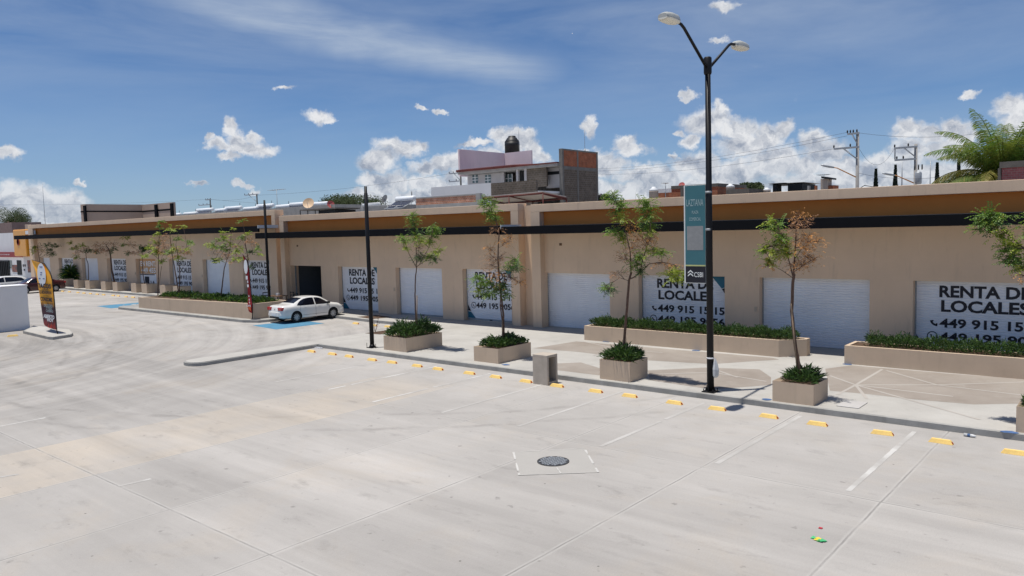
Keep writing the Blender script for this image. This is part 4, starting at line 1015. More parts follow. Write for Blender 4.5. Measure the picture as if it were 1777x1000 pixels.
# banner fixed to the post
t = thing('banner_sign', 'narrow teal and black advertising banner fixed to the lamp post', 'sign', (LX-.4, LY, 3.4))
bx0, bx1, bz0, bz1 = LX-.80, LX-.10, 3.42, 6.36; yf = LY-.07
SA = math.radians(0)
mb = MB(); mb.box((bx0, yf+.004, bz0), (bx1, yf+.16, bz1), .006); mb.build('panel', 'sign_edge', t)
mb = MB(); mb.box((bx0+.045, yf-.004, bz0+.56), (bx1-.002, yf+.002, bz1-.012)); mb.build('teal_face', 'banner_teal', t)
mb = MB(); mb.box((bx0+.045, yf-.004, bz0+.02), (bx1-.002, yf+.002, bz0+.515)); mb.build('black_face', 'letter_black', t)
mb = MB(); mb.box((bx0+.045, yf-.005, bz0+.518), (bx1-.002, yf+.002, bz0+.557)); mb.build('stripe', 'olive_line', t)
pl = lambda u, z, d: (u, yf-.008, z)
mb = MB(); text_mesh(mb, 'LAZTANA', bx0+.09, bx1-.06, bz1-.62, bz1-.42, pl, .0); mb.build('lettering', 'pale_letter', t); mb = MB(); text_mesh(mb, 'PLAZA', bx0+.27, bx1-.22, bz1-.85, bz1-.76, pl, 0); mb.build('lettering', 'pale_letter', t); mb = MB(); text_mesh(mb, 'COMERCIAL', bx0+.18, bx1-.14, bz1-1.06, bz1-.96, pl, 0)
mb.build('lettering', 'pale_letter', t)
mb = MB(); mb.box((bx0+.10, yf-.007, bz0+1.0), (bx1-.07, yf-.003, bz0+1.72)); mb.build('plain_plate', 'plate_grey', t)
mb = MB()
for z in (bz0+.24, bz0+.33): mb.poly([(bx0+.12, yf-.008, z-.04), (bx0+.21, yf-.008, z+.03), (bx0+.30, yf-.008, z-.04), (bx0+.30, yf-.008, z), (bx0+.21, yf-.008, z+.075), (bx0+.12, yf-.008, z)])
text_mesh(mb, 'CSBI', bx0+.33, bx1-.08, bz0+.19, bz0+.34, pl, .01); mb.build('logo', 'sign_edge', t)
mb = MB(); mb.tube([(LX-.03, LY, 5.0), (LX-.03, LY, 5.06)], .108, 12); mb.tube([(LX-.03, LY, 6.1), (LX-.03, LY, 6.16)], .106, 12); mb.build('clamp', 'galv', t)
# plastic bag tied to the post
mb = MB(); c = Vector((LX+.16, LY-.02, .95))
for k in range(14):
    a, b = 6.283*k/14, 6.283*(k+1)/14
    f = lambda a, r: Vector((c.x+math.cos(a)*r*.8, c.y+math.sin(a)*r*.6, 0))
    lv = [(.02, 1.18), (.07, 1.05), (.12, .85), (.11, .66), (.05, .60)]
    for (r0, z0), (r1, z1) in zip(lv, lv[1:]):
        w0, w1 = 1+.25*math.sin(a*3), 1+.25*math.sin(b*3)
        p = [f(a, r0*w0), f(b, r0*w1), f(b, r1*w1), f(a, r1*w0)]
        for q, zz in zip(p, (z0, z0, z1, z1)): q.z = zz
        mb.poly(p)
bag = mat('bag', (.55, .56, .57), .3, .15, 9); tag(mb.build('plastic_bag', 'bag', base=c), 'clear plastic bag tied low on the lamp post', 'bag')
mb = MB(); mb.tube([(LX, LY, 1.16), (LX, LY, 1.20)], .113, 12); tag(mb.build('cable_tie', 'plastic_white', base=(LX, LY, 1.16)), 'white cable tie wrapped around the lamp post above the bag', 'tie')
# two plain black poles
for (x, y, Y, top, lab) in ((646, 604, 21.5, 323, 'plain black pole with no lamp on the pavement left of the bushy planter'), (469, 548, 28.9, 347, 'plain black pole with no lamp standing by the table left of the sedan')):
    p = onY(x, y, Y); q = onY(x-4, top, Y); z0 = zs(p.x); X = p.x; z1 = q.z
    t = thing('pole', lab, 'pole', (X, Y, z0))
    mb = MB(); mb.tube([(X, Y, z0+.01), (X-.02, Y, z1-.3), (X-.02, Y, z1-.29), (X-.02, Y, z1)], [.095, .082, .066, .06], 14); mb.build('shaft', 'pole_black', t)
    mb = MB(); mb.box((X-.18, Y-.18, z0+.002), (X+.18, Y+.18, z0+.022)); mb.tube([(X, Y, z0+.02), (X, Y, z0+.14)], [.15, .1], 12)
    for sx in (-.3, .3):
        for sy in (-.05,): mb.tube([(X+sx, Y+sy, z0), (X+sx, Y+sy, z0+.2)], .012, 6)
    mb.build('base_plate', 'pole_black', t)
# litter
p = gr(1420, 938, .004)
t = thing('wrapper', 'crumpled green and yellow wrapper lying on the bare concrete', 'litter', p)
mb = MB(); mb.cur = 0
for k, (dx, dy, m) in enumerate(((-.10, .05, 0), (-.02, .0, 1), (.05, -.03, 0), (.0, .05, 1), (.09, .02, 0))):
    mb.cur = m; mb.poly([(p.x+dx-.07, p.y+dy-.04, .008), (p.x+dx+.05, p.y+dy-.05, .03), (p.x+dx+.08, p.y+dy+.04, .012), (p.x+dx-.04, p.y+dy+.05, .04)])
mb.build('foil', ['wrap_green', 'wrap_yellow'], t); t.scale = (.78, .78, .78)
p = gr(1424, 917, .004); mb = MB(); mb.box((p.x-.03, p.y-.025, .004), (p.x+.03, p.y+.025, .016), .003); tag(mb.build('scrap', 'wrap_red', base=p), 'tiny red scrap lying just above the crumpled wrapper', 'litter')
p = gr(1684, 759); t = thing('bottle', 'empty clear plastic bottle lying against the kerb at the right', 'bottle', (p.x, p.y, 0))
mb = MB(); mb.tube([(p.x-.14, p.y+.03, .04), (p.x+.06, p.y, .04), (p.x+.11, p.y-.01, .04), (p.x+.12, p.y-.01, .04)], [.036, .036, .018, .014], 10); mb.build('body', 'bag', t)
mb = MB(); mb.tube([(p.x-.06, p.y+.02, .04), (p.x+.0, p.y+.01, .04)], .038, 10); mb.build('label_band', 'blue_spray', t)
p = gr(553, 604.5); mb = MB()
for k in range(6): mb.box((p.x-.25+.08*k, p.y-.08+.03*(k % 3), 0), (p.x-.16+.08*k, p.y+.02+.03*(k % 2), .03+.02*(k % 2)))
tag(mb.build('paper_litter', 'plastic_white', base=p), 'crumpled white papers in the corner of the kerb', 'litter')
# table and chairs by the doorway
def box_set(t, name, boxes, m):
    mb = MB()
    for a, b in boxes: mb.box(a, b)
    return mb.build(name, m, t)
tx, ty = -45.6, 29.3; tz = zs(tx)
t = thing('table', 'dark wooden cafe table on the pavement behind the white sedan', 'table', (tx, ty, tz))
box_set(t, 'tabletop', [((tx-.6, ty-.4, tz+.72), (tx+.6, ty+.4, tz+.76))], 'wood')
for sx in (-.5, .5):
    for sy in (-.32, .32): box_set(t, 'leg', [((tx+sx-.025, ty+sy-.025, tz), (tx+sx+.025, ty+sy+.025, tz+.719))], 'gate_iron')
def chair(x, y, rz, lab):
    t = thing('chair', lab, 'chair', (0, 0, 0), 'iron chairs at the cafe table')
    box_set(t, 'seat', [((-.22, -.22, .43), (.22, .22, .47))], 'gate_iron')
    for sx in (-.2, .2):
        for sy in (-.2, .2): box_set(t, 'leg', [((sx-.018, sy-.018, 0), (sx+.018, sy+.018, .429))], 'gate_iron')
    box_set(t, 'backrest', [((-.22, .19, .471), (-.185, .22, .95)), ((.185, .19, .471), (.22, .22, .95)), ((-.184, .195, .88), (.184, .215, .94)), ((-.184, .195, .68), (.184, .215, .74))], 'gate_iron')
    t.location = (x, y, zs(x)); t.rotation_euler = (0, 0, rz)
chair(-46.7, 29.2, math.radians(90), 'black iron chair left of the cafe table, by the plain pole')
chair(-45.4, 30.1, 0, 'black iron chair behind the cafe table against the pier')
chair(-44.2, 29.6, math.radians(-80), 'black iron chair at the doorway end of the cafe table')
mb = MB(); mb.box((tx-.1, ty-.1, tz+.762), (tx+.15, ty+.1, tz+.93), .01); tag(mb.build('napkin_box', 'plastic_white', base=(tx, ty, tz+.76)), 'pale box standing on the cafe table', 'box')

# ================================================================== CARS
def ip(x, T): return float(np.interp(x, [a for a, _ in T], [b for _, b in T]))
def smooth_tab(T, n=121, k=2):
    xs_ = np.linspace(T[0][0], T[-1][0], n); ys_ = np.interp(xs_, [a for a, _ in T], [b for _, b in T])
    for _ in range(k): ys_[1:-1] = .25*ys_[:-2]+.5*ys_[1:-1]+.25*ys_[2:]
    return list(zip(xs_, ys_))
def make_car(name, label, cat, paint, loc, rz, hatch=False, tail=True):
    t = thing(name, label, cat, (0, 0, 0))
    if not hatch:
        top = [(-2.19,.60),(-2.17,.74),(-2.13,.90),(-2.06,1.0),(-1.9,1.035),(-1.45,1.055),(-1.32,1.10),(-.72,1.37),(-.40,1.43),(0,1.445),(.38,1.42),(.62,1.35),(1.18,1.02),(1.32,.975),(1.8,.90),(2.02,.81),(2.13,.70),(2.19,.55)]
        belt = [(-2.19,.55),(-2.1,.82),(-1.9,.93),(-1.3,.955),(0,.935),(1.2,.90),(1.5,.86),(2.0,.72),(2.19,.5)]
        wr = [(-2.19,.62),(-2.0,.70),(-1.4,.70),(-.9,.60),(-.4,.565),(.3,.57),(.8,.62),(1.2,.68),(1.8,.66),(2.1,.55),(2.19,.48)]
        gx = (-1.32, 1.18)
    else:
        top = [(-2.05,.60),(-2.04,.80),(-2.0,1.02),(-1.9,1.2),(-1.6,1.42),(-1.2,1.50),(-.4,1.54),(.2,1.52),(.5,1.44),(1.1,1.08),(1.3,1.0),(1.75,.92),(1.95,.82),(2.05,.66),(2.1,.5)]
        belt = [(-2.05,.55),(-1.95,.90),(-1.6,1.0),(0,.96),(1.1,.92),(1.5,.86),(1.95,.72),(2.1,.48)]
        wr = [(-2.05,.64),(-1.9,.66),(-1.4,.60),(-.4,.58),(.3,.58),(.8,.63),(1.2,.68),(1.8,.64),(2.1,.46)]
        gx = (-1.85, 1.1)
    xr, xf = top[0][0], top[-1][0]
    wd = [(xr,.66),(xr+.05,.74),(xr+.18,.82),(xr+.6,.855),(0,.87),(xf-.7,.86),(xf-.25,.80),(xf-.08,.70),(xf,.58)]
    bot = [(xr,.34),(xr+.1,.27),(-1.0,.20),(1.0,.20),(xf-.1,.24),(xf,.30)]
    T, B_, R_, W_, O_ = (smooth_tab(q) for q in (top, belt, wr, wd, bot))
    def ring(x):
        zt, zb, r, w, zo = ip(x, T), ip(x, B_), ip(x, R_), ip(x, W_), ip(x, O_)
        zb = min(zb, zt-.05); zm = zo+(zb-zo)*.45
        g = max(0, (zt-zb)); r = min(r, w-.05)
        P = [(0, zo), (w*.82, zo), (w*.955, zo+.05), (w*.985, zo+.13), (w, zm), (w*.995, zm+(zb-zm)*.5), (w-.025, zb-.05), (w-.055, zb)]
        for k in (.2, .4, .6, .8): P.append((w-.055+(r-w+.055)*k+.018*math.sin(k*math.pi)*min(1, g*3), zb+(zt-.045-zb)*k))
        P += [(r, zt-.045 if g > .1 else zt-.03), (r-.05, zt-.018), (r*.7, zt-.006), (0, zt)]
        return P
    xs_ = sorted(set(np.round(np.concatenate([np.linspace(xr, xr+.25, 9), np.linspace(xr+.25, xf-.25, 52), np.linspace(xf-.25, xf, 9)]), 4)))
    bm = bmesh.new(); rows = []
    for x in xs_:
        P = ring(x); full = [(y, z) for y, z in P]+[(-y, z) for y, z in P[-2:0:-1]]
        rows.append([bm.verts.new((x, y, z)) for y, z in full])
    n = len(rows[0])
    for a, b in zip(rows, rows[1:]):
        for i in range(n): j = (i+1) % n; bm.faces.new((a[i], a[j], b[j], b[i]))
    bm.faces.new(rows[0][::-1]); bm.faces.new(rows[-1])
    bmesh.ops.recalc_face_normals(bm, faces=bm.faces)
    me = bpy.data.meshes.new('body'); bm.to_mesh(me); bm.free()
    body = bpy.data.objects.new('body', me); COL.objects.link(body)
    wx = (-1.24, 1.27) if not hatch else (-1.2, 1.3); wrad = .312
    cuts = []
    for x in wx:
        cm = MB(); cm.lathe((x, 0, wrad+.015), [(.365, -1.2), (.365, 1.2)], 40, 'Y'); c_ = cm.build('cut', 'car_dark'); 
        bmm = bmesh.new(); bmm.from_mesh(c_.data); bmesh.ops.recalc_face_normals(bmm, faces=bmm.faces); bmm.to_mesh(c_.data); bmm.free()
        md = body.modifiers.new('b', 'BOOLEAN'); md.operation = 'DIFFERENCE'; md.object = c_; md.solver = 'EXACT'; cuts.append(c_)
    bpy.context.view_layer.update(); dg = bpy.context.evaluated_depsgraph_get()
    nm = bpy.data.meshes.new_from_object(body.evaluated_get(dg)); body.modifiers.clear(); body.data = nm; nm.name = 'body'
    for c_ in cuts: bpy.data.objects.remove(c_)
    nm.materials.clear(); nm.materials.append(M(paint)); nm.materials.append(M('car_dark'))
    for p in nm.polygons:
        p.use_smooth = True; c_ = p.center; p.material_index = 0
        for x in wx:
            if abs(math.hypot(c_.x-x, c_.z-wrad-.015)-.365) < .012 and abs(p.normal.y) < .5: p.material_index = 1; p.use_smooth = False
        if c_.z < .24 and p.normal.z < -.6: p.material_index = 1
    body.parent = t; BASE[body.name] = Vector((0, 0, 0))
    try: nm.set_sharp_from_angle(angle=math.radians(38))
    except Exception: pass
    def ys(x, z):
        P = ring(x)[4:13]; return float(np.interp(z, [q[1] for q in P], [q[0] for q in P]))
    def zt_(x, y):
        P = ring(x)[12:]; P = sorted((q[0], q[1]) for q in P); return float(np.interp(abs(y), [q[0] for q in P], [q[1] for q in P]))
    def side_patch(poly_lo, poly_hi, s, off=.007, n=16, m=5):
        mb = MB(); mb.smooth = True; x0 = max(poly_lo[0][0], poly_hi[0][0]); x1 = min(poly_lo[-1][0], poly_hi[-1][0]); G = []
        for i in range(n+1):
            x = x0+(x1-x0)*i/n; a, b = ip(x, poly_lo), ip(x, poly_hi)
            if b < a: b = a
            G.append([mb.vert((x, s*(ys(x, a+(b-a)*k/m)+off), a+(b-a)*k/m)) for k in range(m+1)])
        for i in range(n):
            for k in range(m):
                f = [G[i][k], G[i+1][k], G[i+1][k+1], G[i][k+1]]; mb.face(f if s < 0 else f[::-1])
        return mb
    for s in (1, -1):
        if not hatch:
            side_patch([(-1.16,.99),(-.98,.965),(.02,.955)], [(-1.16,1.0),(-1.02,1.12),(-.84,1.24),(-.62,1.325),(-.4,1.36),(-.12,1.375),(.02,1.02)] if 0 else [(-1.16,1.0),(-1.02,1.12),(-.84,1.24),(-.62,1.32),(-.4,1.355),(-.10,1.365),(.02,1.35)], s).build('side_window', 'car_glass', t)
            side_patch([(.09,.953),(.98,.94),(1.05,.95)], [(.09,1.35),(.30,1.34),(.5,1.29),(.8,1.12),(1.0,.985),(1.05,.955)], s).build('side_window', 'car_glass', t)
        else:
            side_patch([(-1.6,1.05),(.0,1.0)], [(-1.6,1.15),(-1.4,1.33),(-.9,1.42),(.0,1.45)], s).build('side_window', 'car_glass', t)
            side_patch([(.07,1.0),(1.0,.97)], [(.07,1.45),(.35,1.40),(.7,1.2),(1.0,.99)], s).build('side_window', 'car_glass', t)
        # door gaps and handle
        gp = MB()
        for xg, za, zb_ in ((.055, .32, .95), (1.02, .34, .92), (-.93, .55, .95)):
            for k in range(8):
                z0, z1 = za+(zb_-za)*k/8, za+(zb_-za)*(k+1)/8; xo = 0
                if xg < -.5: xo = .10*(1-(k/8)); 
                gp.poly([(xg-xo-.006, s*(ys(xg, z0)+.004), z0), (xg-xo+.006, s*(ys(xg, z0)+.004), z0), (xg-xo+.006, s*(ys(xg, z1)+.004), z1), (xg-xo-.006, s*(ys(xg, z1)+.004), z1)])
        gp.build('door_gap', 'car_dark', t)
        side_patch([(wx[0]+.40,.40),(wx[1]-.40,.40)], [(wx[0]+.40,.412),(wx[1]-.40,.412)], s, .006, 12, 1).build('sill_line', 'car_dark', t)
        for xh in (-.62, .30):
            h = MB(); y = ys(xh, .86); h.box((xh-.09, s*(y-.01), .845), (xh+.09, s*(y+.025), .875), .006); h.build('door_handle', paint, t)
        mr = MB(); y = ys(.92, .98); mr.box((.82, s*(y+.04), .94), (1.0, s*(y+.22), 1.07), .03); mr.box((.88, s*(y-.02), .95), (.95, s*(y+.06), .99)); mr.build('mirror', 'car_dark' if not hatch else paint, t)
    def top_patch(x0, x1, fy, off, name, m='car_glass'):
        mb = MB(); mb.smooth = True; nx, ny = 12, 12; G = []
        for i in range(nx+1):
            x = x0+(x1-x0)*i/nx; w = fy(x); sl = (ip(x+.03, T)-ip(x-.03, T))/.06; L = math.hypot(1, sl)
            G.append([mb.vert((x-sl/L*off, -w+2*w*k/ny, zt_(x, -w+2*w*k/ny)+off/L)) for k in range(ny+1)])
        for i in range(nx):
            for k in range(ny): mb.face([G[i][k], G[i+1][k], G[i+1][k+1], G[i][k+1]])
        return mb.build(name, m, t)
    if not hatch:
        top_patch(-1.27, -.68, lambda x: ip(x, R_)-.075, .007, 'rear_window'); top_patch(.64, 1.13, lambda x: ip(x, R_)-.07, .007, 'windscreen')
    else:
        top_patch(-1.93, -1.62, lambda x: ip(x, R_)-.08, .008, 'rear_window'); top_patch(.55, 1.06, lambda x: ip(x, R_)-.07, .007, 'windscreen')
    # lights, plate, bumpers
    for s in (1, -1):
        l = MB(); l.box((xr+.005, s*.36, .74), (xr+.20, s*.765, .93), .03); l.build('tail_light', 'tail_red', t)
        l = MB(); l.box((xf-.30, s*.40, .62), (xf-.085, s*.73, .77), .04); l.build('headlight', 'chrome', t)
    pts_b = lambda z0, z1, grow: [(xr-.03, -.50), (xr-.03, .50), (xr+.06, .72), (xr+.22, .82), (xr+.42, .845), (xr+.42, -.845), (xr+.22, -.82), (xr+.06, -.72)]
    b = MB(); b.prism([(x, y) for x, y in pts_b(0, 0, 0)], .40, .66); bo = b.build('bumper', paint, t)
    md = bo.modifiers.new('bv', 'BEVEL'); md.width = .03; md.segments = 3
    b = MB(); b.prism([(min(x+.02, xr+.34), y*.95) for x, y in pts_b(0, 0, 0)], .29, .402); b.build('bumper_skirt', 'car_dark', t)
    b = MB(); b.prism([(-x*xf/abs(xr)-.0, y) for x, y in pts_b(0, 0, 0)], .30, .56); bo = b.build('bumper', paint, t); md = bo.modifiers.new('bv', 'BEVEL'); md.width = .03; md.segments = 3
    b = MB(); b.box((xr-.038, -.22, .46), (xr-.031, .22, .58)); b.build('number_plate', 'plastic_white', t)
    b = MB(); b.lathe((xr+.055, 0, .84), [(.055, -.03), (.055, .02), (0, .02)], 16, 'X'); b.build('badge', 'chrome', t)
    b = MB(); b.box((-1.95, -.02, 1.044), (-1.9, .02, 1.05)) if not hatch else b.box((-.5, -.02, 1.53), (-.45, .02, 1.56)); b.tube([(-.62, 0, 1.39 if not hatch else 1.52), (-.72, 0, 1.53 if not hatch else 1.68)], .006, 5); b.build('antenna', 'car_dark', t)
    # wheels
    for x in wx:
        for s in (1, -1):
            w = bpy.data.objects.new('wheel', None); COL.objects.link(w); w.parent = t; BASE[w.name] = Vector((0, 0, 0)); c_ = (x, s*.76, wrad)
            tm = MB(); tm.lathe(c_, [(.20, -.09), (.29, -.095), (.31, -.07), (.312, 0), (.31, .07), (.29, .095), (.20, .09)], 32, 'Y', False); tm.build('tyre', 'rubber', w)
            rm = MB(); y = s*.76+s*.075
            rm.lathe((x, s*.76, wrad), [(.20, -.08), (.212, -.085), (.212, .085), (.20, .088), (.19, .07), (.19, -.06)], 32, 'Y', False)
            for k in range(10):
                a = 2*math.pi*k/10; d = Vector((math.cos(a), 0, math.sin(a))); q = Vector((-d.z, 0, d.x)); C = Vector((x, y, wrad))
                rm.plate([C+d*.045-q*.018, C+d*.20-q*.026, C+d*.20+q*.026, C+d*.045+q*.018], (0, -s*.03, 0))
            rm.lathe((x, y, wrad), [(.055, -.03), (.055, .012), (0, .014)] if s > 0 else [(0, -.014), (.055, -.012), (.055, .03)], 14, 'Y')
            rm.build('rim', 'rim', w)
            bk = MB(); bk.lathe((x, s*.74, wrad), [(.195, -.01), (.195, .01)], 24, 'Y'); bk.build('brake_disc', 'car_dark', w)
    t.location = loc; t.rotation_euler = (0, 0, rz)
    return t
rw, fw_ = gr(515, 559.5), gr(583.5, 553.5)
ang = math.atan2(fw_.y-rw.y, fw_.x-rw.x)
ang = math.radians(88)
dx, dy = math.cos(ang), math.sin(ang); mid = (rw+fw_)/2
cx, cy = mid.x-dy*.76-.1, mid.y+dx*.76-.08
print('sedan', cx, cy, math.degrees(ang), 'wheelbase', (fw_-rw).length)
make_car('sedan', 'white four door sedan parked nose to the shops on the blue bay', 'car', 'car_white', (cx, cy, zl(cx)+.01), ang)
make_car('sedan', 'dark maroon sedan backed up to the kerb behind the orange flag', 'car', 'car_maroon', (-79.3, 25.75, zl(-79)+.01), math.radians(-88))
make_car('hatchback', 'white hatchback parked behind the maroon sedan at the left edge', 'car', 'car_white', (-82.9, 24.0, zl(-82)+.01), math.radians(-88), hatch=True)

# ================================================================== LEFT EDGE
p0 = gr(52.5, 571.5)
t = thing('white_wall', 'plain white wall block at the left edge beside the orange flag', 'wall', (p0.x-.6, p0.y-4, zl(p0.x)))
mb = MB(); mb.box((p0.x-1.3, p0.y-9, zl(p0.x)-.1), (p0.x, p0.y, 2.70), .015); mb.build('wall', 'white_wall', t)
mb = MB(); mb.box((p0.x-1.33, p0.y-9, 2.702), (p0.x+.03, p0.y+.03, 2.76), .01); mb.build('coping', 'white_wall', t)
def feather(label, Y, right, left, pole, m, name='feather_flag', dz=None):
    base = onY(*pole[0], Y); t = thing(name, label, 'flag', base)
    mb = MB(); mb.tube([onY(x, y, Y) for x, y in pole], [.025]*(len(pole)-1)+[.01], 7); mb.build('pole', 'pole_black', t)
    L = [onY(x, y, Y) for x, y in left]; R_ = [onY(x, y, Y) for x, y in right]
    def res(P, n):
        d = [0]
        for a, b in zip(P, P[1:]): d.append(d[-1]+(b-a).length)
        out = []
        for i in range(n+1):
            s = d[-1]*i/n; k = max(j for j in range(len(d)) if d[j] <= s+1e-9); k = min(k, len(P)-2)
            out.append(P[k].lerp(P[k+1], (s-d[k])/(d[k+1]-d[k])))
        return out
    n, k = 24, 6; L, R_ = res(L, n), res(R_, n); mb = MB(); mb.smooth = True
    def pt(i, j):
        q = L[i].lerp(R_[i], j/k); w = math.sin(math.pi*j/k); return q+Vector((0, .06*w*math.sin(i*.45), 0))
    for side in (0, .012):
        G = [[mb.vert(pt(i, j)+Vector((0, side, 0))) for j in range(k+1)] for i in range(n+1)]
        for i in range(n):
            for j in range(k):
                f = [G[i][j], G[i+1][j], G[i+1][j+1], G[i][j+1]]; mb.face(f if side == 0 else f[::-1])
    c = mb.build('cloth', m, t)
    return t, lambda fx, fy: pt(min(n, max(0, int(round(fy*n)))), 0).lerp(pt(min(n, max(0, int(round(fy*n)))), k), fx)
FY = 15.1
t, fp = feather('orange feather flag advertising tacos beside the white wall', FY, [(54.4,451.2),(66,453.5),(76.8,457.6),(86.4,472),(90.4,484.8),(94.4,523),(98.4,572.8)], [(54.4,451.2),(61.6,470.4),(66.4,497.6),(72,536),(76,563),(79,566)], [(100.5,582),(98.6,573),(94.6,523),(90.6,484.8),(86.6,472),(77,457.4),(55,451)], 'flag_print')
def flag_text(t, lines, Y, m, bold=.012):
    mb = MB()
    for (txt, x0, x1, y0, y1) in lines:
        a, b = onY(x0, y1, Y), onY(x1, y0, Y)
        text_mesh(mb, txt, a.x, b.x, a.z, b.z, lambda u, z, d: (u, Y-.085, z), bold)
    return mb.build('lettering', m, t)
flag_text(t, [('TACOS', 69, 91, 493, 499.5)], FY, 'letter_black', .05); flag_text(t, [('con', 77, 86, 501.5, 503.5)], FY, 'letter_black'); flag_text(t, [('QUESABIRRIA', 71.5, 92.5, 505.5, 510)], FY, 'letter_black', .03); flag_text(t, [('y rico', 79, 87, 512.5, 514.5)], FY, 'letter_black'); flag_text(t, [('CONSOME', 73.5, 93.5, 517, 522)], FY, 'letter_black', .05)
flag_text(t, [('DELICIOSO', 79.5, 94, 529, 532)], FY, 'pale_letter'); flag_text(t, [('Y TODO', 83, 93, 533.8, 536.4)], FY, 'pale_letter'); flag_text(t, [('CASERO', 83, 95, 538.4, 541)], FY, 'pale_letter'); flag_text(t, [('ABIERTO', 78.5, 97, 547.3, 551.5)], FY, 'white_trim', .05); flag_text(t, [('HOY', 85, 96, 553.5, 557.5)], FY, 'white_trim', .05)
c = onY(75, 477, FY); mb = MB(); mb.poly([(c.x+.60*math.cos(2*math.pi*k/28), FY-.082, c.z+.62*math.sin(2*math.pi*k/28)) for k in range(28)]); mb.build('round_logo', 'white_trim', t)
mb = MB()
for (x, z, w, h) in ((-.3, -.2, .24, .06), (.28, -.2, .24, .06), (0, .12, .26, .05), (-.06, .0, .2, .05), (0, .42, .4, .06)): mb.box((c.x+x-w/2, FY-.09, c.z+z-h/2), (c.x+x+w/2, FY-.086, c.z+z+h/2))
mb.build('logo_mark', 'logo_blue', t)
Y2 = 24.35
t, fp = feather('narrow maroon feather flag in front of the island planter', Y2, [(420.8,441.6),(428.8,452),(432.8,472.8),(434.4,496.8),(437.6,525.6),(438,544)], [(420.8,441.6),(424,455),(426.4,474.4),(429.6,495),(430.4,516),(429.6,530),(431,539)], [(438,553.5),(438,543),(437.8,525.6),(434.6,496.8),(433,472.8),(429,452),(421,441.5)], 'flag_red')
c = onY(428.3, 463, Y2); mb = MB(); mb.poly([(c.x+.20*math.cos(2*math.pi*k/22), Y2-.075, c.z+.42*math.sin(2*math.pi*k/22)) for k in range(22)]); mb.build('white_emblem', 'white_trim', t)
mb = MB()
for (x, y, w, h) in ((430.2, 482, .20, .22), (432, 489, .1, .14), (432.3, 496, .16, .16), (434, 514, .07, .1), (434.6, 520, .07, .1), (435, 525, .07, .1)):
    c = onY(x, y, Y2); mb.box((c.x-w/2, Y2-.08, c.z-h/2), (c.x+w/2, Y2-.075, c.z+h/2))
text_mesh(mb, 'CAFE', onY(429.7, 530, Y2).x, onY(437.2, 530, Y2).x, onY(430, 532, Y2).z, onY(430, 528.5, Y2).z, lambda u, z, d: (u, Y2-.08, z), .02)
mb.build('lettering', 'white_trim', t)
a, b = onY(431, 532.5, Y2), onY(437.5, 540, Y2); mb = MB(); mb.poly([(a.x, Y2-.07, a.z), (b.x, Y2-.07, a.z), (b.x, Y2-.07, b.z), (a.x+.2, Y2-.07, b.z+.08)]); mb.build('orange_foot', 'flag_orange2', t)

# neighbours at the far left
YN = 31.6
def wb(px0, px1, y0, y1, Y, d=.3):
    a, b = onY(px0, y1, Y), onY(px1, y0, Y); return (a.x, Y, a.z), (b.x, Y+d, b.z)
t = thing('shop_house', 'white shop with an iron gate and posters left of the tan block', 'shop building', (-108, YN, .45))
xa, xb = onY(-60, 440, YN).x, onY(75, 440, YN).x
mb = MB(); zt = onY(0, 405, YN).z; zw = onY(60, 446, YN).z
mb.box((xa, YN+.3, .3), (onY(37, 440, YN).x, YN+9, zt)); mb.box((onY(37, 440, YN).x+.002, YN+.02, zw+.002), (onY(60, 440, YN).x, YN+9, onY(50, 408, YN).z)); mb.box((xa, YN, .3), (onY(62, 440, YN).x, YN+.29, zw)); mb.build('wall', 'white_wall', t)
mb = MB(); mb.box((onY(37, 440, YN).x+.004, YN-.004, zw+.02), (onY(62, 440, YN).x-.004, YN+.018, onY(50, 409, YN).z)); mb.build('upper_wall', 'tan_stucco', t)
mb = MB()
a, b = onY(0, 478, YN), onY(16, 452, YN)
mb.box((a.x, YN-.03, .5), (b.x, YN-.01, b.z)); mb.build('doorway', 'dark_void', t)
mb = MB()
for k in range(7): x = a.x+(b.x-a.x)*k/6; mb.box((x-.05, YN-.12, .5), (x+.05, YN-.05, b.z))
mb.box((a.x, YN-.13, b.z-.12), (b.x, YN-.125, b.z)); mb.build('iron_gate', 'gate_iron', t)
for (x0, x1, y0, y1, m) in ((17, 20, 452, 466, 'window_glass'), (21.5, 29, 460, 472, 'poster'), (30.5, 36.5, 452, 477, 'dark_void'), (39.5, 41, 459, 463, 'letter_black'), (42.5, 44, 459, 463, 'letter_black'), (41, 43, 467, 470, 'letter_black'), (48.5, 57, 452, 473, 'poster')):
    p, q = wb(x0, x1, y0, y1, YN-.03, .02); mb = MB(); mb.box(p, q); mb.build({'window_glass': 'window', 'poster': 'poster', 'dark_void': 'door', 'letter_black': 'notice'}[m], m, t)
t = thing('shop_sign', 'tall orange box sign standing behind the end of the dark canopy', 'sign', onY(35, 440, 30.9))
p, q = wb(25, 43, 398, 445, 30.7, 1.0); mb = MB(); mb.box(p, q, .12); mb.build('box', 'sign_orange', t)
p, q = wb(43.6, 61, 398, 406, 30.72, .5); mb = MB(); mb.box(p, q, .05); mb.build('side_box', 'sign_orange', t)
p, q = wb(44, 61, 400, 407, 30.66, .02); mb = MB(); mb.box(p, q); mb.build('white_panel', 'white_trim', t)
c = onY(31, 420, 30.66); mb = MB(); mb.lathe(c, [(.42, -.01), (.42, .02), (.3, .02), (.3, -.01)], 18, 'Y'); mb.build('ring_mark', 'sign_red', t)
p, q = wb(-25, 38, 437.5, 446, 31.2, .06); t = thing('shop_banner', 'red banner over the iron gate of the white shop', 'banner', p)
mb = MB(); mb.box(p, q); mb.build('panel', 'sign_red', t)
mb = MB(); text_mesh(mb, 'ABARROTES', p[0]+.5, p[0]+(q[0]-p[0])*.68, p[2]+.25, q[2]-.25, lambda u, z, d: (u, p[1]-.01, z), .02); mb.build('lettering', 'white_trim', t)

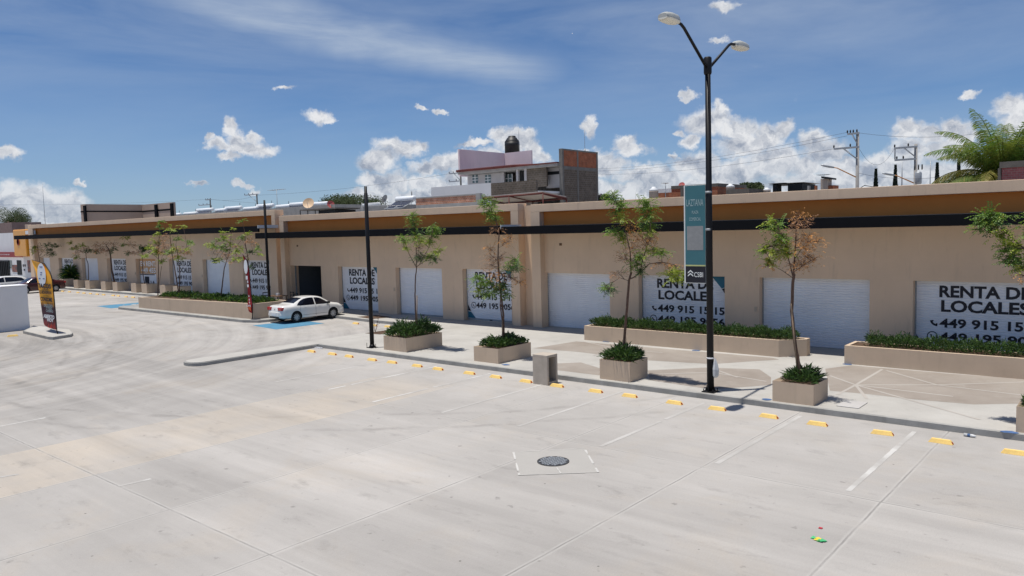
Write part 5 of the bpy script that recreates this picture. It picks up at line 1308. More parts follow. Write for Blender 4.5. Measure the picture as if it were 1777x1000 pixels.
# ================================================================== ROOFS AND TOWN BEHIND
def rect3(px0, px1, y0, y1, Y, d, z0=None):
    a, b = onY(px0, y1, Y), onY(px1, y0, Y); return (a.x, Y, a.z if z0 is None else z0), (b.x, Y+d, b.z)
# striped roof room on the left block
YR = 34.0
t = thing('roof_room', 'tan roof room with a black band, above the left end of the shops', 'roof structure', onY(148, 385, YR))
A = onY(148, 354.5, YR); Bq = onX(246, 358, A.x); z = A.z
C = onY(272.5, 356, Bq.y); D = onY(300, 356, Bq.y); Lf = onY(139.5, 356, YR)
mb = MB(); mb.box((Lf.x, YR, 5.3), (A.x, Bq.y+.3, z)); mb.box((A.x+.001, Bq.y, 5.3), (D.x, Bq.y+.3, z-.03)); mb.build('wall', 'house_tan', t)
zb0, zb1 = onY(148, 368.3, YR).z, onY(148, 366, YR).z
mb = MB(); mb.box((Lf.x-.02, YR-.03, zb0), (A.x+.03, YR-.001, zb1)); mb.box((A.x+.002, YR, zb0), (A.x+.03, Bq.y-.03, zb1)); mb.box((A.x+.03, Bq.y-.03, zb0-.03), (D.x+.03, Bq.y-.001, zb1+.0)); mb.build('black_band', 'canopy_steel', t)
for (x, y, Yp) in ((A.x, YR-.05, 0), (C.x, Bq.y-.1, 0), (D.x, Bq.y-.1, 0)):
    mb = MB(); mb.box((x-.25, y-.12, 5.3), (x+.28, y+.04, zb1+.55)); mb.build('post', 'canopy_steel', t)
# neighbouring flat roofed houses on which the solar heaters stand
def flat_house(label, px0, px1, ytop, Y, depth, m, z0=0):
    a = onY(px0, ytop, Y); b = onY(px1, ytop, Y); z = (a.z+b.z)/2
    t = thing('house', label, 'house', ((a.x+b.x)/2, Y, z0))
    mb = MB(); mb.box((a.x, Y, z0), (b.x, Y+depth, z-.25)); mb.build('wall', m, t)
    mb = MB(); mb.box((a.x, Y, z-.249), (a.x+.2, Y+depth, z)); mb.box((b.x-.2, Y, z-.249), (b.x, Y+depth, z)); mb.box((a.x+.201, Y, z-.249), (b.x-.201, Y+.2, z)); mb.box((a.x+.201, Y+depth-.2, z-.249), (b.x-.201, Y+depth, z)); mb.build('parapet', m, t)
    return t, z-.2
HT, HZ = flat_house('low pale terrace of houses under the row of solar heaters', 240, 582, 367.5, 52, 12, 'conc_grey')
H2, H2Z = flat_house('low grey rendered house behind the middle shop parapet', 582, 690, 358, 52, 10, 'conc_grey')
# solar water heaters
def solar(px0, px1, ytop, ybot, Y, lab, steep=False):
    a, b = onY(px0, ytop, Y), onY(px1, ytop, Y); zt = a.z*.5+b.z*.5; zb = (onY(px0, ybot, Y).z+onY(px1, ybot, Y).z)/2
    r = .25; x0, x1 = a.x, b.x; zc = zt-r
    t = thing('solar_heater', lab, 'solar heater', ((x0+x1)/2, Y, zb), 'rooftop solar heaters')
    mb = MB(); mb.lathe((x0, Y, zc), [(0, -.03), (r*.7, -.02), (r, .05), (r, x1-x0-.05), (r*.7, x1-x0+.02), (0, x1-x0+.03)], 18, 'X'); mb.build('tank', 'heater_steel', t)
    mb = MB(); n = max(6, int((x1-x0)/.14)); h = zc-zb+.3
    for k in range(n): x = x0+.12+(x1-x0-.24)*k/(n-1); mb.tube([(x, Y-r*.4, zc-r*.6), (x, Y-1.4, zc-h)], .035, 6)
    mb.build('glass_tubes', 'tube_glass', t)
    mb = MB()
    for x in (x0+.06, (x0+x1)/2, x1-.06): mb.tube([(x, Y-.1, zc-r), (x, Y-1.5, zc-h)], .03, 4); mb.tube([(x, Y+.15, zc-r*.8), (x, Y+.35, zc-h)], .03, 4)
    mb.tube([(x0, Y-1.45, zc-h+.05), (x1, Y-1.45, zc-h+.05)], .04, 4); mb.build('frame', 'galv', t)
    mb = MB(); mb.tube([(x1-.3, Y, zc), (x1-.3, Y, zt+.35)], .03, 5); mb.build('vent_pipe', 'tank_black', t)
SOL = [(300,313,370,375,53),(320,341.5,368,374,53),(342,369,361.5,371,54),(374.5,391,362,371,53),(391,418.5,358,369,54),(424,446,359,368,53.5),(446,474,354,367,54),(480,503.5,355,366,54),(504,536,351,366,54),(538,568,350.5,366,54.5),(688,719,340.5,357,45)]
SL = ['tiny solar heater beside the striped roof room','low white solar heater, second from the striped roof room','steel solar heater before the small twin crossarm pole','dull solar heater right of the twin crossarm pole','raised white solar heater left of the tall crossarm pole','low solar heater just left of the first black pole top','tall solar heater behind the first black pole top','solar heater under the television aerial','solar heater left of the tan satellite dish','solar heater between the tan and red dishes','blue tubed solar heater beside the brick parapet wall']
for s, l in zip(SOL, SL): solar(*s, l)
mb = MB(); mb.lathe(onY(631, 356, 53), [(0, -.1), (.18, 0), (.18, 2.6), (0, 2.7)], 14, 'X'); tag(mb.build('water_drum', 'white_trim', base=onY(631, 356, 53)), 'white drum lying on the grey roof right of the second black pole', 'tank')
def dish(px, py, r, Y, m, lab, face):
    c = onY(px, py, Y); t = thing('satellite_dish', lab, 'satellite dish', c)
    f = Vector(face).normalized(); q = f.to_track_quat('Z', 'Y')
    mb = MB(); mb.smooth = True; n = 20; k = [mb.vert(c-f*r*.22)]
    R0 = None
    for rr, h in ((.35, -.19), (.7, -.11), (1, 0)):
        row = [mb.vert(c+q @ Vector((r*rr*math.cos(2*math.pi*i/n), r*rr*math.sin(2*math.pi*i/n), r*h))) for i in range(n)]
        if R0 is None:
            for i in range(n): mb.face([k[0], row[i], row[(i+1) % n]])
        else:
            for i in range(n): mb.face([R0[i], row[i], row[(i+1) % n], R0[(i+1) % n]])
        R0 = row
    mb.build('reflector', m, t)
    mb = MB(); mb.tube([c-f*r*.2, c-f*r*.3-Vector((0, 0, r*1.5))], .04, 6); mb.tube([c-Vector((0, 0, r*.9))+f*.1, c+f*r*.8-Vector((0, 0, r*.2))], .02, 5); mb.build('mount', 'galv', t)
dish(535, 352.5, .62, 50, 'dish_tan', 'tan satellite dish facing the camera above the shop roof', (.55, -.7, .45))
dish(574, 354.5, .42, 52, 'dish_red', 'small red satellite dish seen edge on', (.9, -.3, .3))
dish(667, 345, .42, 50, 'galv', 'grey satellite dish seen from its side on the grey roof', (-.9, -.2, .45))
dish(1183, 321, .28, 62, 'dish_red', 'little red dish on top of the brick wall', (.2, -.8, .5))
t = thing('roof_shelter', 'low dark roof shelter on thin posts below the tan dish', 'shelter', onY(550, 372, 46))
p, q = rect3(520, 582, 362.5, 364, 46, 3); mb = MB(); mb.box(p, q); mb.build('roof_sheet', 'block_grey', t)
mb = MB()
for px in (519, 532, 545, 552): c = onY(px, 364, 46); mb.box((c.x-.03, 46.1, 5.5), (c.x+.03, 46.16, c.z))
mb.build('post', 'gate_iron', t)
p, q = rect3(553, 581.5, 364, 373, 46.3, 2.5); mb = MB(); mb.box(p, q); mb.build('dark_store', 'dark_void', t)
t = thing('roof_railing', 'thin metal railing on the grey roof right of the second black pole', 'railing', onY(655, 362, 49))
mb = MB()
for px in (628, 634, 672, 678.5): c = onY(px, 352, 49); mb.tube([(c.x, 49, 5.6), (c.x, 49, c.z)], .035, 5)
for y in (352, 357): a, b = onY(628, y+1.6, 49), onY(679, y, 49); mb.tube([a, b], .025, 5)
mb.build('rails', 'galv', t)
# brick parapet and steel roof in front of the house
t = thing('brick_wall', 'old red brick roof wall with pale mortar in front of the pink house', 'wall', onY(780, 356, 44))
p, q = rect3(722, 826, 342.5, 352.5, 44, .2, 5.4); q = (q[0], q[1], onY(780, 341.5, 44).z); mb = MB(); mb.box(p, q); mb.build('bricks', 'brick_old', t)
z1 = q[2]; mb = MB(); c = onY(826.5, 340, 44); mb.box((c.x-.02, 43.95, 5.4), (c.x+.42, 44.25, z1+.12)); mb.box((p[0], 43.97, 5.4), (c.x-.025, 44.0-.002, onY(780, 353.5, 44).z)); mb.box((p[0], 43.96, z1+.002), (c.x-.025, 44.24, z1+.10)); mb.build('concrete_frame', 'conc_grey', t)
YT = 46
t = thing('steel_shelter', 'open shelter of dark red steel with a pale sheet roof below the house', 'shelter', onY(900, 355, YT))
A_, B_2 = onY(828, 341, YT), onY(942, 333.2, YT); Cc = onX(981, 344, B_2.x)
rise = 0
yb = max(Cc.y, YT+3)
zf_ = (A_.z+B_2.z)/2-.0
mb = MB(); mb.plate([(A_.x, YT, A_.z-.1), (B_2.x, YT, B_2.z), (B_2.x, yb, B_2.z-.35), (A_.x, yb, A_.z-.5)], (0, 0, .06)); mb.build('roof_sheet', 'sheet_roof', t)
mb = MB()
mb.tube([(A_.x, YT, A_.z-.2), (B_2.x, YT, B_2.z-.1)], .07, 4); mb.tube([(B_2.x, YT, B_2.z-.1), (B_2.x, yb, B_2.z-.45)], .07, 4); mb.tube([(A_.x, yb, A_.z-.6), (B_2.x, yb, B_2.z-.45)], .07, 4); mb.tube([(A_.x, YT, A_.z-.9), (B_2.x, yb, B_2.z-1.1)], .05, 4)
for f in (0.04, .5, 1): x = A_.x+(B_2.x-A_.x)*f; z_ = A_.z+(B_2.z-A_.z)*f; mb.tube([(x, YT, 5.5), (x, YT, z_-.12)], .06, 4); mb.tube([(x, yb, 5.5), (x, yb, z_-.5)], .06, 4); mb.tube([(x, YT, z_-.15), (x, yb, z_-.55)], .05, 4)
mb.build('frame', 'red_steel', t)
# the unfinished house
YH = 58
t = thing('house', 'unfinished pink and grey house with a tall brick side wall above the shops', 'house', onY(880, 352, YH))
TX = onY(975.3, 260, YH).x
zt = onY(975.3, 257.8, YH).z; TYe = onX(1037, 266, TX).y
zbr = onY(975.3, 288, YH).z; zbm = onY(975.3, 293.5, YH).z
X0 = onY(797, 300, YH).x; XG = onY(861, 300, YH).x; XP = onY(852, 330, YH-3).x
mb = MB(); mb.box((TX-.35, YH, 0), (TX, TYe, zbr-.002)); side = mb.build('side_wall', 'block_wall', t)
mb = MB(); mb.box((TX-.349, YH+.25, zbm+.002), (TX-.001, TYe-.25, zt-.14)); mb.build('brick_panel', 'brick_red', t)
mb = MB(); ym = (YH+TYe)/2-.6
for y in (YH-.012, ym, TYe-.235): mb.box((TX-.36, y, 0), (TX+.02, y+.24, zt-.14))
mb.box((TX-.36, YH+.242, zbr), (TX+.018, TYe-.242, zbm)); mb.box((TX-.365, YH-.016, zt-.138), (TX+.025, TYe+.01, zt)); mb.build('concrete_frame', 'conc_dark', t)
zr = onY(861, 298, YH).z; zr0 = onY(797, 302.5, YH).z; zfl = onY(861, 319, YH-1).z
# rooms: white front wall recessed, grey block bay, side bay
YI = YH+1.2
mb = MB(); xa, xb = X0, onY(861, 305, YH).x
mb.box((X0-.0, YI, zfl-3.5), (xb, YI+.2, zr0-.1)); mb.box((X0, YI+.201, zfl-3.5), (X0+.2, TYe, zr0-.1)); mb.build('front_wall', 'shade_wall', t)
for (a, b) in ((820, 829), (842, 851.5)):
    p, q = wb(a, b, 303, 318, YI-.03, .02); mb = MB(); mb.box(p, q); w = mb.build('window', 'window_glass', t)
    mb = MB(); xm = (p[0]+q[0])/2; mb.box((xm-.04, YI-.05, p[2]), (xm+.04, YI-.031, q[2]))
    for k in (1, 2): z_ = p[2]+(q[2]-p[2])*k/3; mb.box((p[0], YI-.048, z_-.03), (q[0], YI-.0305, z_+.03))
    mb.build('frame', 'white_trim', w)
xd = onY(913, 300, YH).x
mb = MB(); mb.box((X0+.21, YI+2.0, zfl-3.5), (TX-.36, YI+2.2, zr)); mb.build('back_wall', 'block_grey', t)
p, q = wb(862, 889, 302, 319, YI+.6, .05); mb = MB(); mb.box(p, q); w = mb.build('window', 'window_glass', t)
mb = MB()
for k in range(5): x = p[0]+(q[0]-p[0])*k/4; mb.box((x-.04, YI+.56, p[2]), (x+.04, YI+.599, q[2]))
z_ = (p[2]+q[2])/2; mb.box((p[0], YI+.555, z_-.03), (q[0], YI+.598, z_+.03)); mb.build('frame', 'white_trim', w)
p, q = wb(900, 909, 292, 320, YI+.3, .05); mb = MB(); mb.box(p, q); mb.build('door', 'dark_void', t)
mb = MB()
for a, b in ((896, 898.5), (910, 913)): p, q = wb(a, b, 289, 321, YH+.05, .25); mb.box(p, q)
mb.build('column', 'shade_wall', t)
p, q = wb(913.4, 948, 289, 326, YH+.15, .2); mb = MB(); mb.box(p, q); mb.build('block_panel', 'block_wall', t)
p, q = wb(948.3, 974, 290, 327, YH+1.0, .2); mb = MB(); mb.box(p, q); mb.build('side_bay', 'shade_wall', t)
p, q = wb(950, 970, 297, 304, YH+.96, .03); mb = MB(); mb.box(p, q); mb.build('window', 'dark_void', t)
# tiled lean-to roof and slab edge
mb = MB(); xe = onY(897, 290, YH).x; xl_ = onY(793, 297, YH-.4).x
zA = onY(793, 297.5, YH-.5).z; zB = onY(890, 288, YH-.5).z; zE = (zA+zB)/2
n = int((TX-.4-xl_)/.28)
for k in range(n):
    x = xl_+.14+.28*k
    if x > xe+.2: break
    mb.tube([(x, YH-.6, zE), (x, YI+2.2, zE+.30)], .12, 8)
mb.plate([(xl_, YH-.55, zE-.07), (xe, YH-.55, zE-.07), (xe, YI+2.2, zE+.23), (xl_, YI+2.2, zE+.23)], (0, 0, .05)); mb.build('tiled_roof', 'red_tile', t)
mb = MB(); mb.box((xl_, YH-.3, zE-.34), (TX-.37, YI+2.2, zE-.10)); mb.build('roof_slab', 'conc_grey', t)
mb = MB(); mb.box((xe+.01, YH-.4, zE-.098), (TX-.37, YI+2.2, zE+.02)); mb.build('red_slab', 'red_tile', t)
# pink L-shaped upper wall
zp = onY(797, 259, YH+1).z; YB = onX(875, 267.5, onY(797, 262, YH+1).x).y; XA = onY(797, 262, YH+1).x
YB = min(YB, YH+16); xw = onY(922, 265, YB).x
mb = MB(); mb.box((XA-.2, YH+1, zE-.4), (XA, YB, zp)); mb.box((XA-.2, YB+.001, zE-.4), (xw, YB+.2, zp)); mb.build('upper_wall', 'pink_wall', t)
# balcony walls in front
YB2 = YH-3.5
zw0 = onY(852, 317.5, YB2).z
xw0 = onY(748, 325, YB2).x; xw1 = onY(852, 318, YB2).x; xw2 = TX-.4
mb = MB(); mb.box((xw0, YB2, 0), (xw1, YB2+.2, zw0)); mb.box((xw0, YB2+.201, 0), (xw0+.2, YI, zw0)); mb.box((xw0+.201, YB2+.202, zw0-1.2), (TX-.4, YI, zw0-1.0)); mb.build('terrace_wall', 'white_wall', t)
mb = MB(); mb.box((xw1+.002, YB2-.02, 0), (TX-.37, YB2+.2, zw0-.05)); mb.build('terrace_wall', 'block_wall', t)
# black tank on the house
c = onY(889, 264, YB+1.6)+Vector((0, 0, .75)); t = thing('water_tank', 'black water tank with a ribbed shoulder on top of the pink house', 'water tank', (c.x, c.y, c.z-1)); s = (onY(900, 264, YB+1.6).x-onY(879, 264, YB+1.6).x)/2*.95
mb = MB(); mb.lathe((c.x, c.y, c.z-1), [(s, 0), (s, 1.0), (s*1.03, 1.05), (s, 1.1), (s, 1.35)], 24); mb.build('body', 'tank_black', t)
mb = MB(); mb.lathe((c.x, c.y, c.z-1), [(s, 1.352), (s*.98, 1.42), (s*.62, 1.86), (s*.5, 1.9), (s*.5, 2.02), (s*.45, 2.05), (0, 2.05)], 24); mb.build('lid', 'tank_black', t)
mb = MB(); mb.tube([(c.x+s*1.2, c.y, c.z-1), (c.x+s*1.2, c.y, c.z+2.0)], .03, 5); tag(mb.build('aerial', 'galv', base=(c.x+s*1.2, c.y, c.z-1)), 'thin aerial standing beside the black water tank', 'aerial')
c = onY(1015, 262, YH+4); mb = MB(); mb.tube([(c.x, c.y, c.z-.6), (c.x, c.y, c.z+.2)], .08, 6); mb.tube([(c.x, c.y, c.z+.2), (c.x, c.y, c.z+2.2)], .02, 5); tag(mb.build('aerial', 'galv', base=c), 'whip aerial on the tall brick side wall of the house', 'aerial')
# right-hand roof clutter -----------------------------------------------------
YQ = 60
t = thing('brick_wall', 'stepped red brick wall behind the teal banner', 'wall', onY(1190, 345, YQ))
mb = MB(); p, q = rect3(1141, 1245, 329.5, 350, YQ, 6, 4); mb.box(p, q); p2, q2 = rect3(1165, 1245, 324, 330, YQ+.1, 5.8, q[2]+.002); mb.box(p2, q2); mb.build('bricks', 'brick_red', t)
mb = MB(); mb.box((p2[0], YQ+.05, q2[2]+.002), (q2[0]+.05, YQ+5.9, q2[2]+.28)); c = onY(1183.5, 330, YQ); mb.box((c.x-.12, YQ-.05, 4), (c.x+.12, YQ-.002, q2[2])); mb.build('concrete_frame', 'block_grey', t)
def tinaco(px, y0, y1, wpx, Y, m, lab):
    a, b = onY(px-wpx/2, y1, Y), onY(px+wpx/2, y0, Y); r = (b.x-a.x)/2; x = (a.x+b.x)/2; h = b.z-a.z
    t = thing('water_tank', lab, 'water tank', (x, Y, a.z-.5)); z = a.z-.5; h += .5
    mb = MB(); mb.lathe((x, Y, z), [(r, 0), (r, h*.72), (r*1.02, h*.74), (r, h*.76)], 20); mb.build('body', m, t)
    mb = MB(); mb.lathe((x, Y, z), [(r*.99, h*.762), (r*.9, h*.86), (r*.45, h*.94), (r*.4, h), (0, h)], 20); mb.build('lid', 'white_trim' if m != 'tank_black' else m, t)
tinaco(1134.5, 324, 346, 14, 58, 'tank_beige', 'beige water tank with a white lid left of the stepped brick wall')
tinaco(1267.5, 319, 333, 14, 60, 'tank_beige', 'beige water tank right of the lamp post behind the parapet')
tinaco(1330.5, 325.5, 336, 13, 60, 'tank_beige', 'pale water tank before the dark roof openings')
tinaco(1043, 336, 350, 8, 62, 'tank_black', 'small black water tank right of the house')
p, q = rect3(1141, 1165, 327, 340, 66, .2, 5); mb = MB(); mb.box(p, q); tag(mb.build('white_wall', 'white_wall', base=p), 'pale upper wall between the beige tank and the brick wall', 'wall')
p, q = rect3(1260, 1300, 327, 345, 57, 4, 4); mb = MB(); mb.box(p, q); tag(mb.build('block_wall', 'block_grey', base=p), 'rough grey block wall with a tree behind it, right of the lamp', 'wall')
t = thing('roof_frame', 'unfinished concrete roof with dark openings on the right skyline', 'roof structure', onY(1360, 330, 60))
mb = MB(); p, q = rect3(1333, 1362, 317, 319, 60, 4); mb.box(p, q); p, q = rect3(1366, 1394, 316, 318, 60.1, 4); mb.box(p, q); mb.build('slab', 'conc_grey', t)
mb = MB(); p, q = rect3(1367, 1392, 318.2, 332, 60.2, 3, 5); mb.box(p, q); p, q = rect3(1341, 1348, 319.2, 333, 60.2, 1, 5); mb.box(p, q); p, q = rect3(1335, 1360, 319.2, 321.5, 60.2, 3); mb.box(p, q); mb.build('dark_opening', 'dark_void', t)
t = thing('chimney', 'narrow tan chimney block with a slanted black cap', 'chimney', onY(1429, 330, 60))
p, q = rect3(1424, 1436, 310, 330, 60, 1.0, 5); mb = MB(); mb.box(p, q); mb.build('stack', 'tank_beige', t)
mb = MB(); mb.plate([onY(1425, 306, 59.8), onY(1441, 308.5, 59.8), onY(1441, 311.5, 59.8), onY(1425, 309.5, 59.8)], (0, 1.4, 0)); mb.build('cap', 'dark_void', t)
p, q = rect3(1436.5, 1448, 321.5, 330, 60.2, 1, 5); mb = MB(); mb.box(p, q); tag(mb.build('brick_wall', 'brick_red', base=p), 'low brick stub wall beside the tan chimney', 'wall')
for (x0, x1, y0, lab) in ((1401, 1404.5, 322.5, 'short grey vent post left of the chimney'), (1413.5, 1416.5, 322, 'short brown vent post nearest the chimney')):
    p, q = rect3(x0, x1, y0, 332, 59, .3, 5); mb = MB(); mb.box(p, q); tag(mb.build('vent_post', 'conc_grey' if x0 < 1410 else 'brick_red', base=p), lab, 'vent')
t = thing('roof_hut', 'pink brick roof hut with a grey top at the right edge', 'roof structure', onY(1760, 310, 50))
p, q = rect3(1738, 1830, 286.5, 315, 50, 5, 4); mb = MB(); mb.box(p, q); mb.build('bricks', 'brick_pink', t)
z = q[2]; mb = MB(); mb.box((p[0]-.1, 49.9, z+.002), (q[0], 55, onY(1737, 281.5, 50).z)); a, b = onY(1732, 290, 50), onY(1738, 290, 50); mb.box((a.x, 49.95, 4), (b.x-.01, 50.3, z)); mb.build('concrete_top', 'block_grey', t)
# utility poles, masts, wires -------------------------------------------------
def util(lab, px, ytop, Y, arms, m='pole_conc', r=.135, ybot=None):
    a = onY(px, ytop, Y); t = thing('utility_pole', lab, 'utility pole', (a.x, Y, 0))
    mb = MB(); mb.tube([(a.x, Y, 0), (a.x, Y, a.z)], [r*1.25, r*.85], 10); mb.build('pole', m, t)
    for (x0, x1, y, brace, pins) in arms:
        p, q = onY(x0, y, Y-.15), onY(x1, y, Y-.15); zz = (p.z+q.z)/2; mb = MB()
        mb.box((p.x, Y-.2, zz-.07), (q.x, Y-.08, zz+.07))
        if brace: bx, by = brace; c1 = onY(bx, y, Y-.1); c2 = onY(px, by, Y-.1); mb.tube([(c1.x, Y-.14, zz), (c2.x, Y-.14, c2.z)], .05, 5)
        am = mb.build('crossarm', 'galv', t)
        mb = MB()
        for f in pins: x = p.x+(q.x-p.x)*f; mb.tube([(x, Y-.14, zz+.07), (x, Y-.14, zz+.18), (x, Y-.14, zz+.30)], [.04, .065, .04], 6)
        mb.build('insulator', 'tank_black', am)
    return a
util('small utility pole with two crossarms above the solar heaters', 364.5, 345, 75, [(357, 366, 347, None, (0, .4, .9)), (345, 364, 356, None, (0, .4, .75))], 'tank_black')
util('utility pole with one braced crossarm left of the first black pole', 445.5, 336.5, 75, [(424.5, 448, 338, (432, 350), (0, .3, .6))], 'tank_black')
util('utility pole half hidden behind the pink house, two crossarms showing', 799, 294, 80, [(779.5, 797, 301, (788, 313), (0, .4, .8)), (779.5, 797, 315, None, (0, .7))], 'tank_black')
util('tall concrete utility pole with two offset crossarms on the right', 1488.5, 229, 62, [(1470.5, 1491, 232, (1478, 250), (0, .25, .5, .8)), (1447, 1491, 257, (1463, 277), (0, .65))])
util('concrete utility pole with a square arm frame and a transformer', 1589.5, 250, 66, [(1552.5, 1592, 256, (1568, 273), (0, .6)), (1552.5, 1590, 277, None, (.1, .4))])
a = onY(1594, 300, 66.2); b_ = onY(1589.5, 296, 65.7)
t = thing('transformer', 'grey drum transformer hung on the square framed pole', 'transformer', a)
mb = MB(); mb.lathe((a.x+.1, 65.7, a.z-.9), [(.2, 0), (.24, .1), (.24, .85), (.18, .95), (0, .95)], 16); mb.build('drum', 'galv', t)
mb = MB()
for dx_ in (-.2, .05, .3): mb.tube([(a.x+.05+dx_, 65.7, a.z+.2), (a.x+.05+dx_, 65.7, a.z+.6)], .05, 6)
mb.build('bushing', 'tank_black', t)
mb = MB(); p, q = onY(1553, 256, 65.9), onY(1553, 277, 65.9); mb.tube([p, q], .05, 5); tag(mb.build('frame_rod', 'galv', base=q), 'upright rod closing the square arm frame', 'rod')
def arm_lamp(p0, p1, p2, Y, lab):
    a, b, c = onY(*p0, Y), onY(*p1, Y-1), onY(*p2, Y-1.2); t = thing('street_light', lab, 'street lamp', a)
    mb = MB(); mb.tube([a, b, c], [.05, .04, .035], 7); mb.build('arm', 'orange_arm', t)
    mb = MB(); d = (c-b).normalized(); e = c+d*.9; mb.tube([c-d*.1, c+d*.2, c+d*.7, e], [.06, .09, .08, .03], 8); mb.build('lamp_head', 'galv', t)
arm_lamp((1485, 307.5), (1453, 292), (1445, 290.5), 61.5, 'rust orange lamp arm on the tall concrete utility pole')
arm_lamp((1585, 317.5), (1556, 305), (1550, 304), 65.5, 'rust orange lamp arm on the square framed utility pole')
def mast(px, y0, y1, Y, r, lab, m='galv', yagi=None):
    a, b = onY(px, y1, Y), onY(px, y0, Y); mb = MB(); mb.tube([(a.x, Y, max(0, a.z-2)), (a.x, Y, b.z)], [r, r*.6], 6)
    if yagi:
        p, q = onY(px-yagi, y0, Y), onY(px+yagi, y0, Y); mb.tube([(p.x, Y, b.z), (q.x, Y, b.z)], .03, 5)
        for k in range(7): x = p.x+(q.x-p.x)*k/6; mb.tube([(x, Y-.5+.04*k, b.z), (x, Y+.5-.04*k, b.z)], .02, 4)
    tag(mb.build('aerial', m, base=(a.x, Y, max(0, a.z-2))), lab, 'aerial')
mast(78.5, 318, 388, 90, .09, 'tall thin radio mast above the orange sign')
mast(481.5, 329.5, 362, 56, .05, 'television aerial with a wide boom above the solar heaters', yagi=12)
mast(1155, 318, 343, 60, .05, 'television aerial beside the beige tank', yagi=3)
mast(1161, 316, 343, 61, .03, 'thin bare aerial rod beside the brick wall')
mast(1430, 303.5, 312, 61, .03, 'small television aerial on the chimney', yagi=9)
mast(1565, 280, 322, 110, .10, 'distant telecom mast between the two utility poles')
mast(1614, 279, 320, 80, .06, 'thin leaning grey pole left of the palm')
mast(714, 329, 345, 46, .03, 'curved aerial whip above the blue tubed solar heater'); mast(723, 333, 345, 46, .02, 'straight aerial whip above the blue tubed solar heater')
mast(1103, 333, 350, 70, .03, 'thin rebar rod standing left of the beige tank')
def wire(lab, pts, Y, sag=.4, r=.013):
    P = [onY(x, y, Yi) for (x, y), Yi in zip(pts, Y if isinstance(Y, (list, tuple)) else [Y]*len(pts))]; mb = MB()
    for a, b in zip(P, P[1:]):
        mb.tube([a.lerp(b, k/10)-Vector((0, 0, sag*4*(k/10)*(1-k/10))) for k in range(11)], r, 4)
    tag(mb.build('overhead_wire', 'wire', base=P[0]), lab, 'wire', 'overhead wires')
wire('overhead wire running left from the small twin crossarm pole', [(-60, 352), (364, 346)], 75, .8)
wire('overhead wire from the small twin crossarm pole past the braced crossarm', [(364, 346), (448, 339), (790, 300)], [75, 75, 80], .5)
wire('lower overhead wire crossing behind the solar heaters', [(364, 346), (640, 360)], [75, 80], .3)
for k, (y0, y1, l) in enumerate(((293, 230, 'topmost of the overhead wires rising to the tall concrete pole'), (297, 236, 'middle overhead wire rising to the tall concrete pole'), (301, 258, 'lowest overhead wire rising to the tall concrete pole'))): wire(l, [(1000, y0), (1470+(k == 2)*-20, y1)], [95, 62], .8, .010)
for k, (y0, y1, l) in enumerate(((231, 214, 'topmost thin wire leaving the tall concrete pole to the right'), (258, 256, 'looping wire between the two concrete utility poles'), (301, 306, 'low wire crossing between the two concrete utility poles'))): wire(l, [(1491, y0), ((1800, 1553, 1640)[k], y1)], [62, 66], (.6, 1.3, .3)[k], .010)
wire('low cable behind the right parapet near the cypresses', [(1440, 330), (1500, 322), (1700, 318)], 64, .4, .03)
# palms, cypresses, far trees ---------------------------------------------------
def palm(lab, px, ycrown, Y, specs, trunk_r=.2):
    c = onY(px, ycrown, Y); t = thing('palm_tree', lab, 'palm tree', (c.x, Y, 0))
    mb = MB(); mb.tube([(c.x, Y, 0), (c.x+.1, Y, c.z*.5), (c.x, Y, c.z)], [trunk_r*1.3, trunk_r, trunk_r*.9], 12); mb.build('trunk', 'bark', t)
    mb = MB()
    for (a, el, L, yel) in specs:
        d = Vector((math.cos(a)*math.cos(el), math.sin(a)*math.cos(el), math.sin(el))); pos = c.copy(); n = 46
        pts = [pos.copy()]; side = Vector((-math.sin(a), math.cos(a), 0))
        for i in range(n):
            d = (d+Vector((0, 0, -1.5/n*(.35+1.3*i/n)))).normalized(); pos = pos+d*(L/n); pts.append(pos.copy())
            if i < 4: continue
            ll = 1.0*math.sin(math.pi*min(1, (i+3)/(n+2))**.75)**.7+.12
            for s in (-1, 1):
                for rep in range(2):
                    q = pos+d*(L/n)*(rep*.5); ld = (side*s*.75+d*.55+Vector((0, 0, -.38+random.uniform(-.35, .25)))).normalized()
                    mb.cur = 1 if (yel and random.random() < .7) or random.random() < .06 else 0
                    m1 = q+ld*ll*.5; e = m1+(ld+Vector((0, 0, -.55))).normalized()*ll*.5*random.uniform(.8, 1.1); w = d*.021
                    mb.poly([q-w*.5, m1-w, m1+w, q+w*.5]); mb.poly([m1-w, e, m1+w])
        mb.cur = 1 if yel else 0
        mb.tube(pts, [.05*(1-.85*i/n) for i in range(n+1)], 5)
    mb.build('crown', ['palm_leaf', 'palm_yellow'], t)
sp = []
for k in range(26): sp.append((2*math.pi*k/26+random.uniform(-.15, .15), random.uniform(.75, 1.35), random.uniform(4.0, 5.0), False))
for k in range(16): sp.append((2*math.pi*k/16+random.uniform(-.2, .2), random.uniform(.1, .55), random.uniform(3.6, 4.4), k % 3 == 0))
for a_ in (2.7, 3.1, 3.5, 3.9): sp.append((a_, random.uniform(.25, .55), 4.6, a_ < 3))
palm('large feathery green palm rising above the right parapet', 1740, 312, 54, sp)
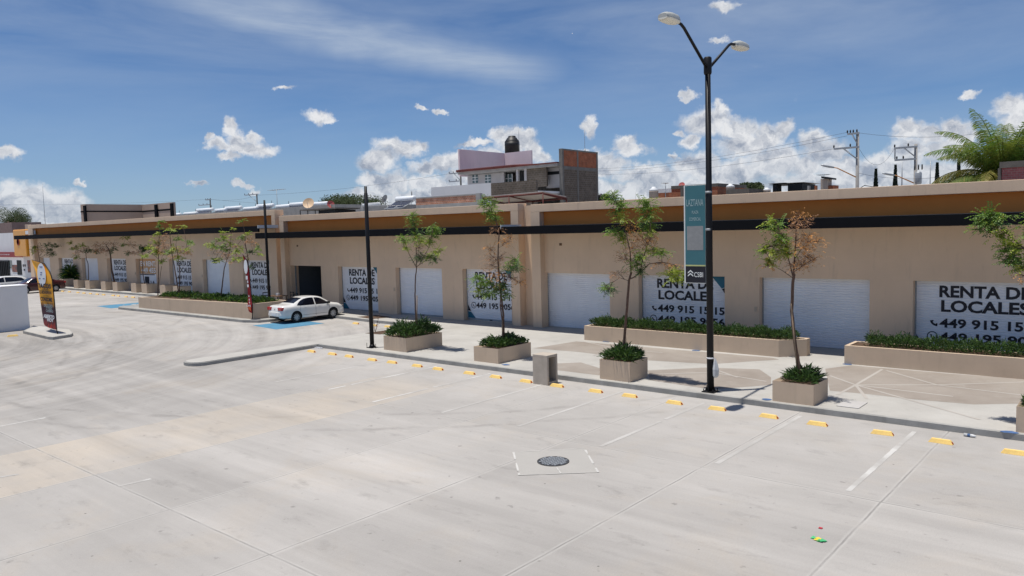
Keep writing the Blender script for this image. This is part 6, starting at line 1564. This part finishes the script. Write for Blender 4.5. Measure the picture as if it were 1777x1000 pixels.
def cyp(px, ytop, ybot, Y, lab):
    a, b = onY(px, ytop+5, Y), onY(px, ybot, Y); h = a.z-b.z+2; t = thing('cypress', lab, 'cypress tree', (a.x, Y, 0)); mb = MB()
    mb.tube([(a.x, Y, 0), (a.x, Y, b.z)], .15, 6); mb.build('trunk', 'bark', t); mb = MB()
    for _ in range(1500):
        f = random.random(); z = b.z-2+h*f; r = (.30*(1-f)**1.0+.005)*random.uniform(.5, 1.05); an = random.uniform(0, 6.283)
        blade(mb, Vector((a.x+r*math.cos(an)*.8, Y+r*math.sin(an)*.8, z)), Vector((math.cos(an)*.4, math.sin(an)*.4, 1)), .28, .03, 0)
    mb.build('crown', 'cypress', t)
for px, y0, l in ((1520, 292, 'slim dark cypress nearest the tall concrete pole'), (1554, 285, 'slim dark cypress between the two concrete poles'), (1626.5, 281, 'slim dark cypress beside the palm fronds'), (1664, 274, 'slim cypress partly hidden by the palm fronds')): cyp(px, y0, 322, 70, l)
def far_tree(lab, px, y, rx, ry, Y, n, m='far_leaf'):
    c = onY(px, y, Y); s = abs((c-Vector(EYE)).dot(Vector(FW)))/FPX; Rx, Rz = rx*s, ry*s
    t = thing('tree', lab, 'tree', (c.x, Y, 0)); mb = MB(); mb.tube([(c.x, Y, 0), (c.x, Y, c.z)], [.35, .15], 8)
    n *= 2; lobes = [(c+Vector((random.uniform(-.75, .75)*Rx, random.uniform(-.6, .6)*Rx, random.uniform(-.4, .7)*Rz)), random.uniform(.25, .5)) for _ in range(16)]
    for l, r in lobes: mb.tube([(c.x, Y, c.z-Rz*.6), l], [.12, .04], 5)
    mb.build('trunk', 'bark', t); mb = MB()
    for _ in range(n):
        l, r = random.choice(lobes); v = Vector((random.gauss(0, 1), random.gauss(0, 1), random.gauss(0, 1))); v.normalize(); v *= random.random()**.4
        p = l+Vector((v.x*Rx*r, v.y*Rx*r, v.z*Rz*r*1.3)); d = Vector((random.uniform(-1, 1), random.uniform(-1, 1), random.uniform(-.6, 1)))
        blade(mb, p, d, .30, .06, .2)
    mb.build('crown', m, t)
far_tree('dark round tree beyond the white shop at the far left', 14, 384, 34, 24, 75, 6000)
far_tree('grey green feathery tree behind the satellite dishes', 618, 355, 62, 14, 80, 4200)
far_tree('small dark green tree behind the grey block wall on the right', 1300, 328, 24, 11, 75, 3000)
far_tree('small green tree right of the unfinished house', 1046, 347, 12, 9, 75, 1500)
p, q = rect3(-40, 20, 386, 402, 60, 6, 0); mb = MB(); mb.box(p, q); tag(mb.build('house', 'dull_pink', base=p), 'dull pink house at the far left below the round tree', 'house')
p, q = rect3(44, 54, 389, 402, 60, 3, 0); mb = MB(); mb.box(p, q); tag(mb.build('house', 'house_tan', base=p), 'small dull tan house peeping over the left end of the shops', 'house')
# the rest of the town behind, low and mostly hidden by the shops
print('objects', len(bpy.data.objects))
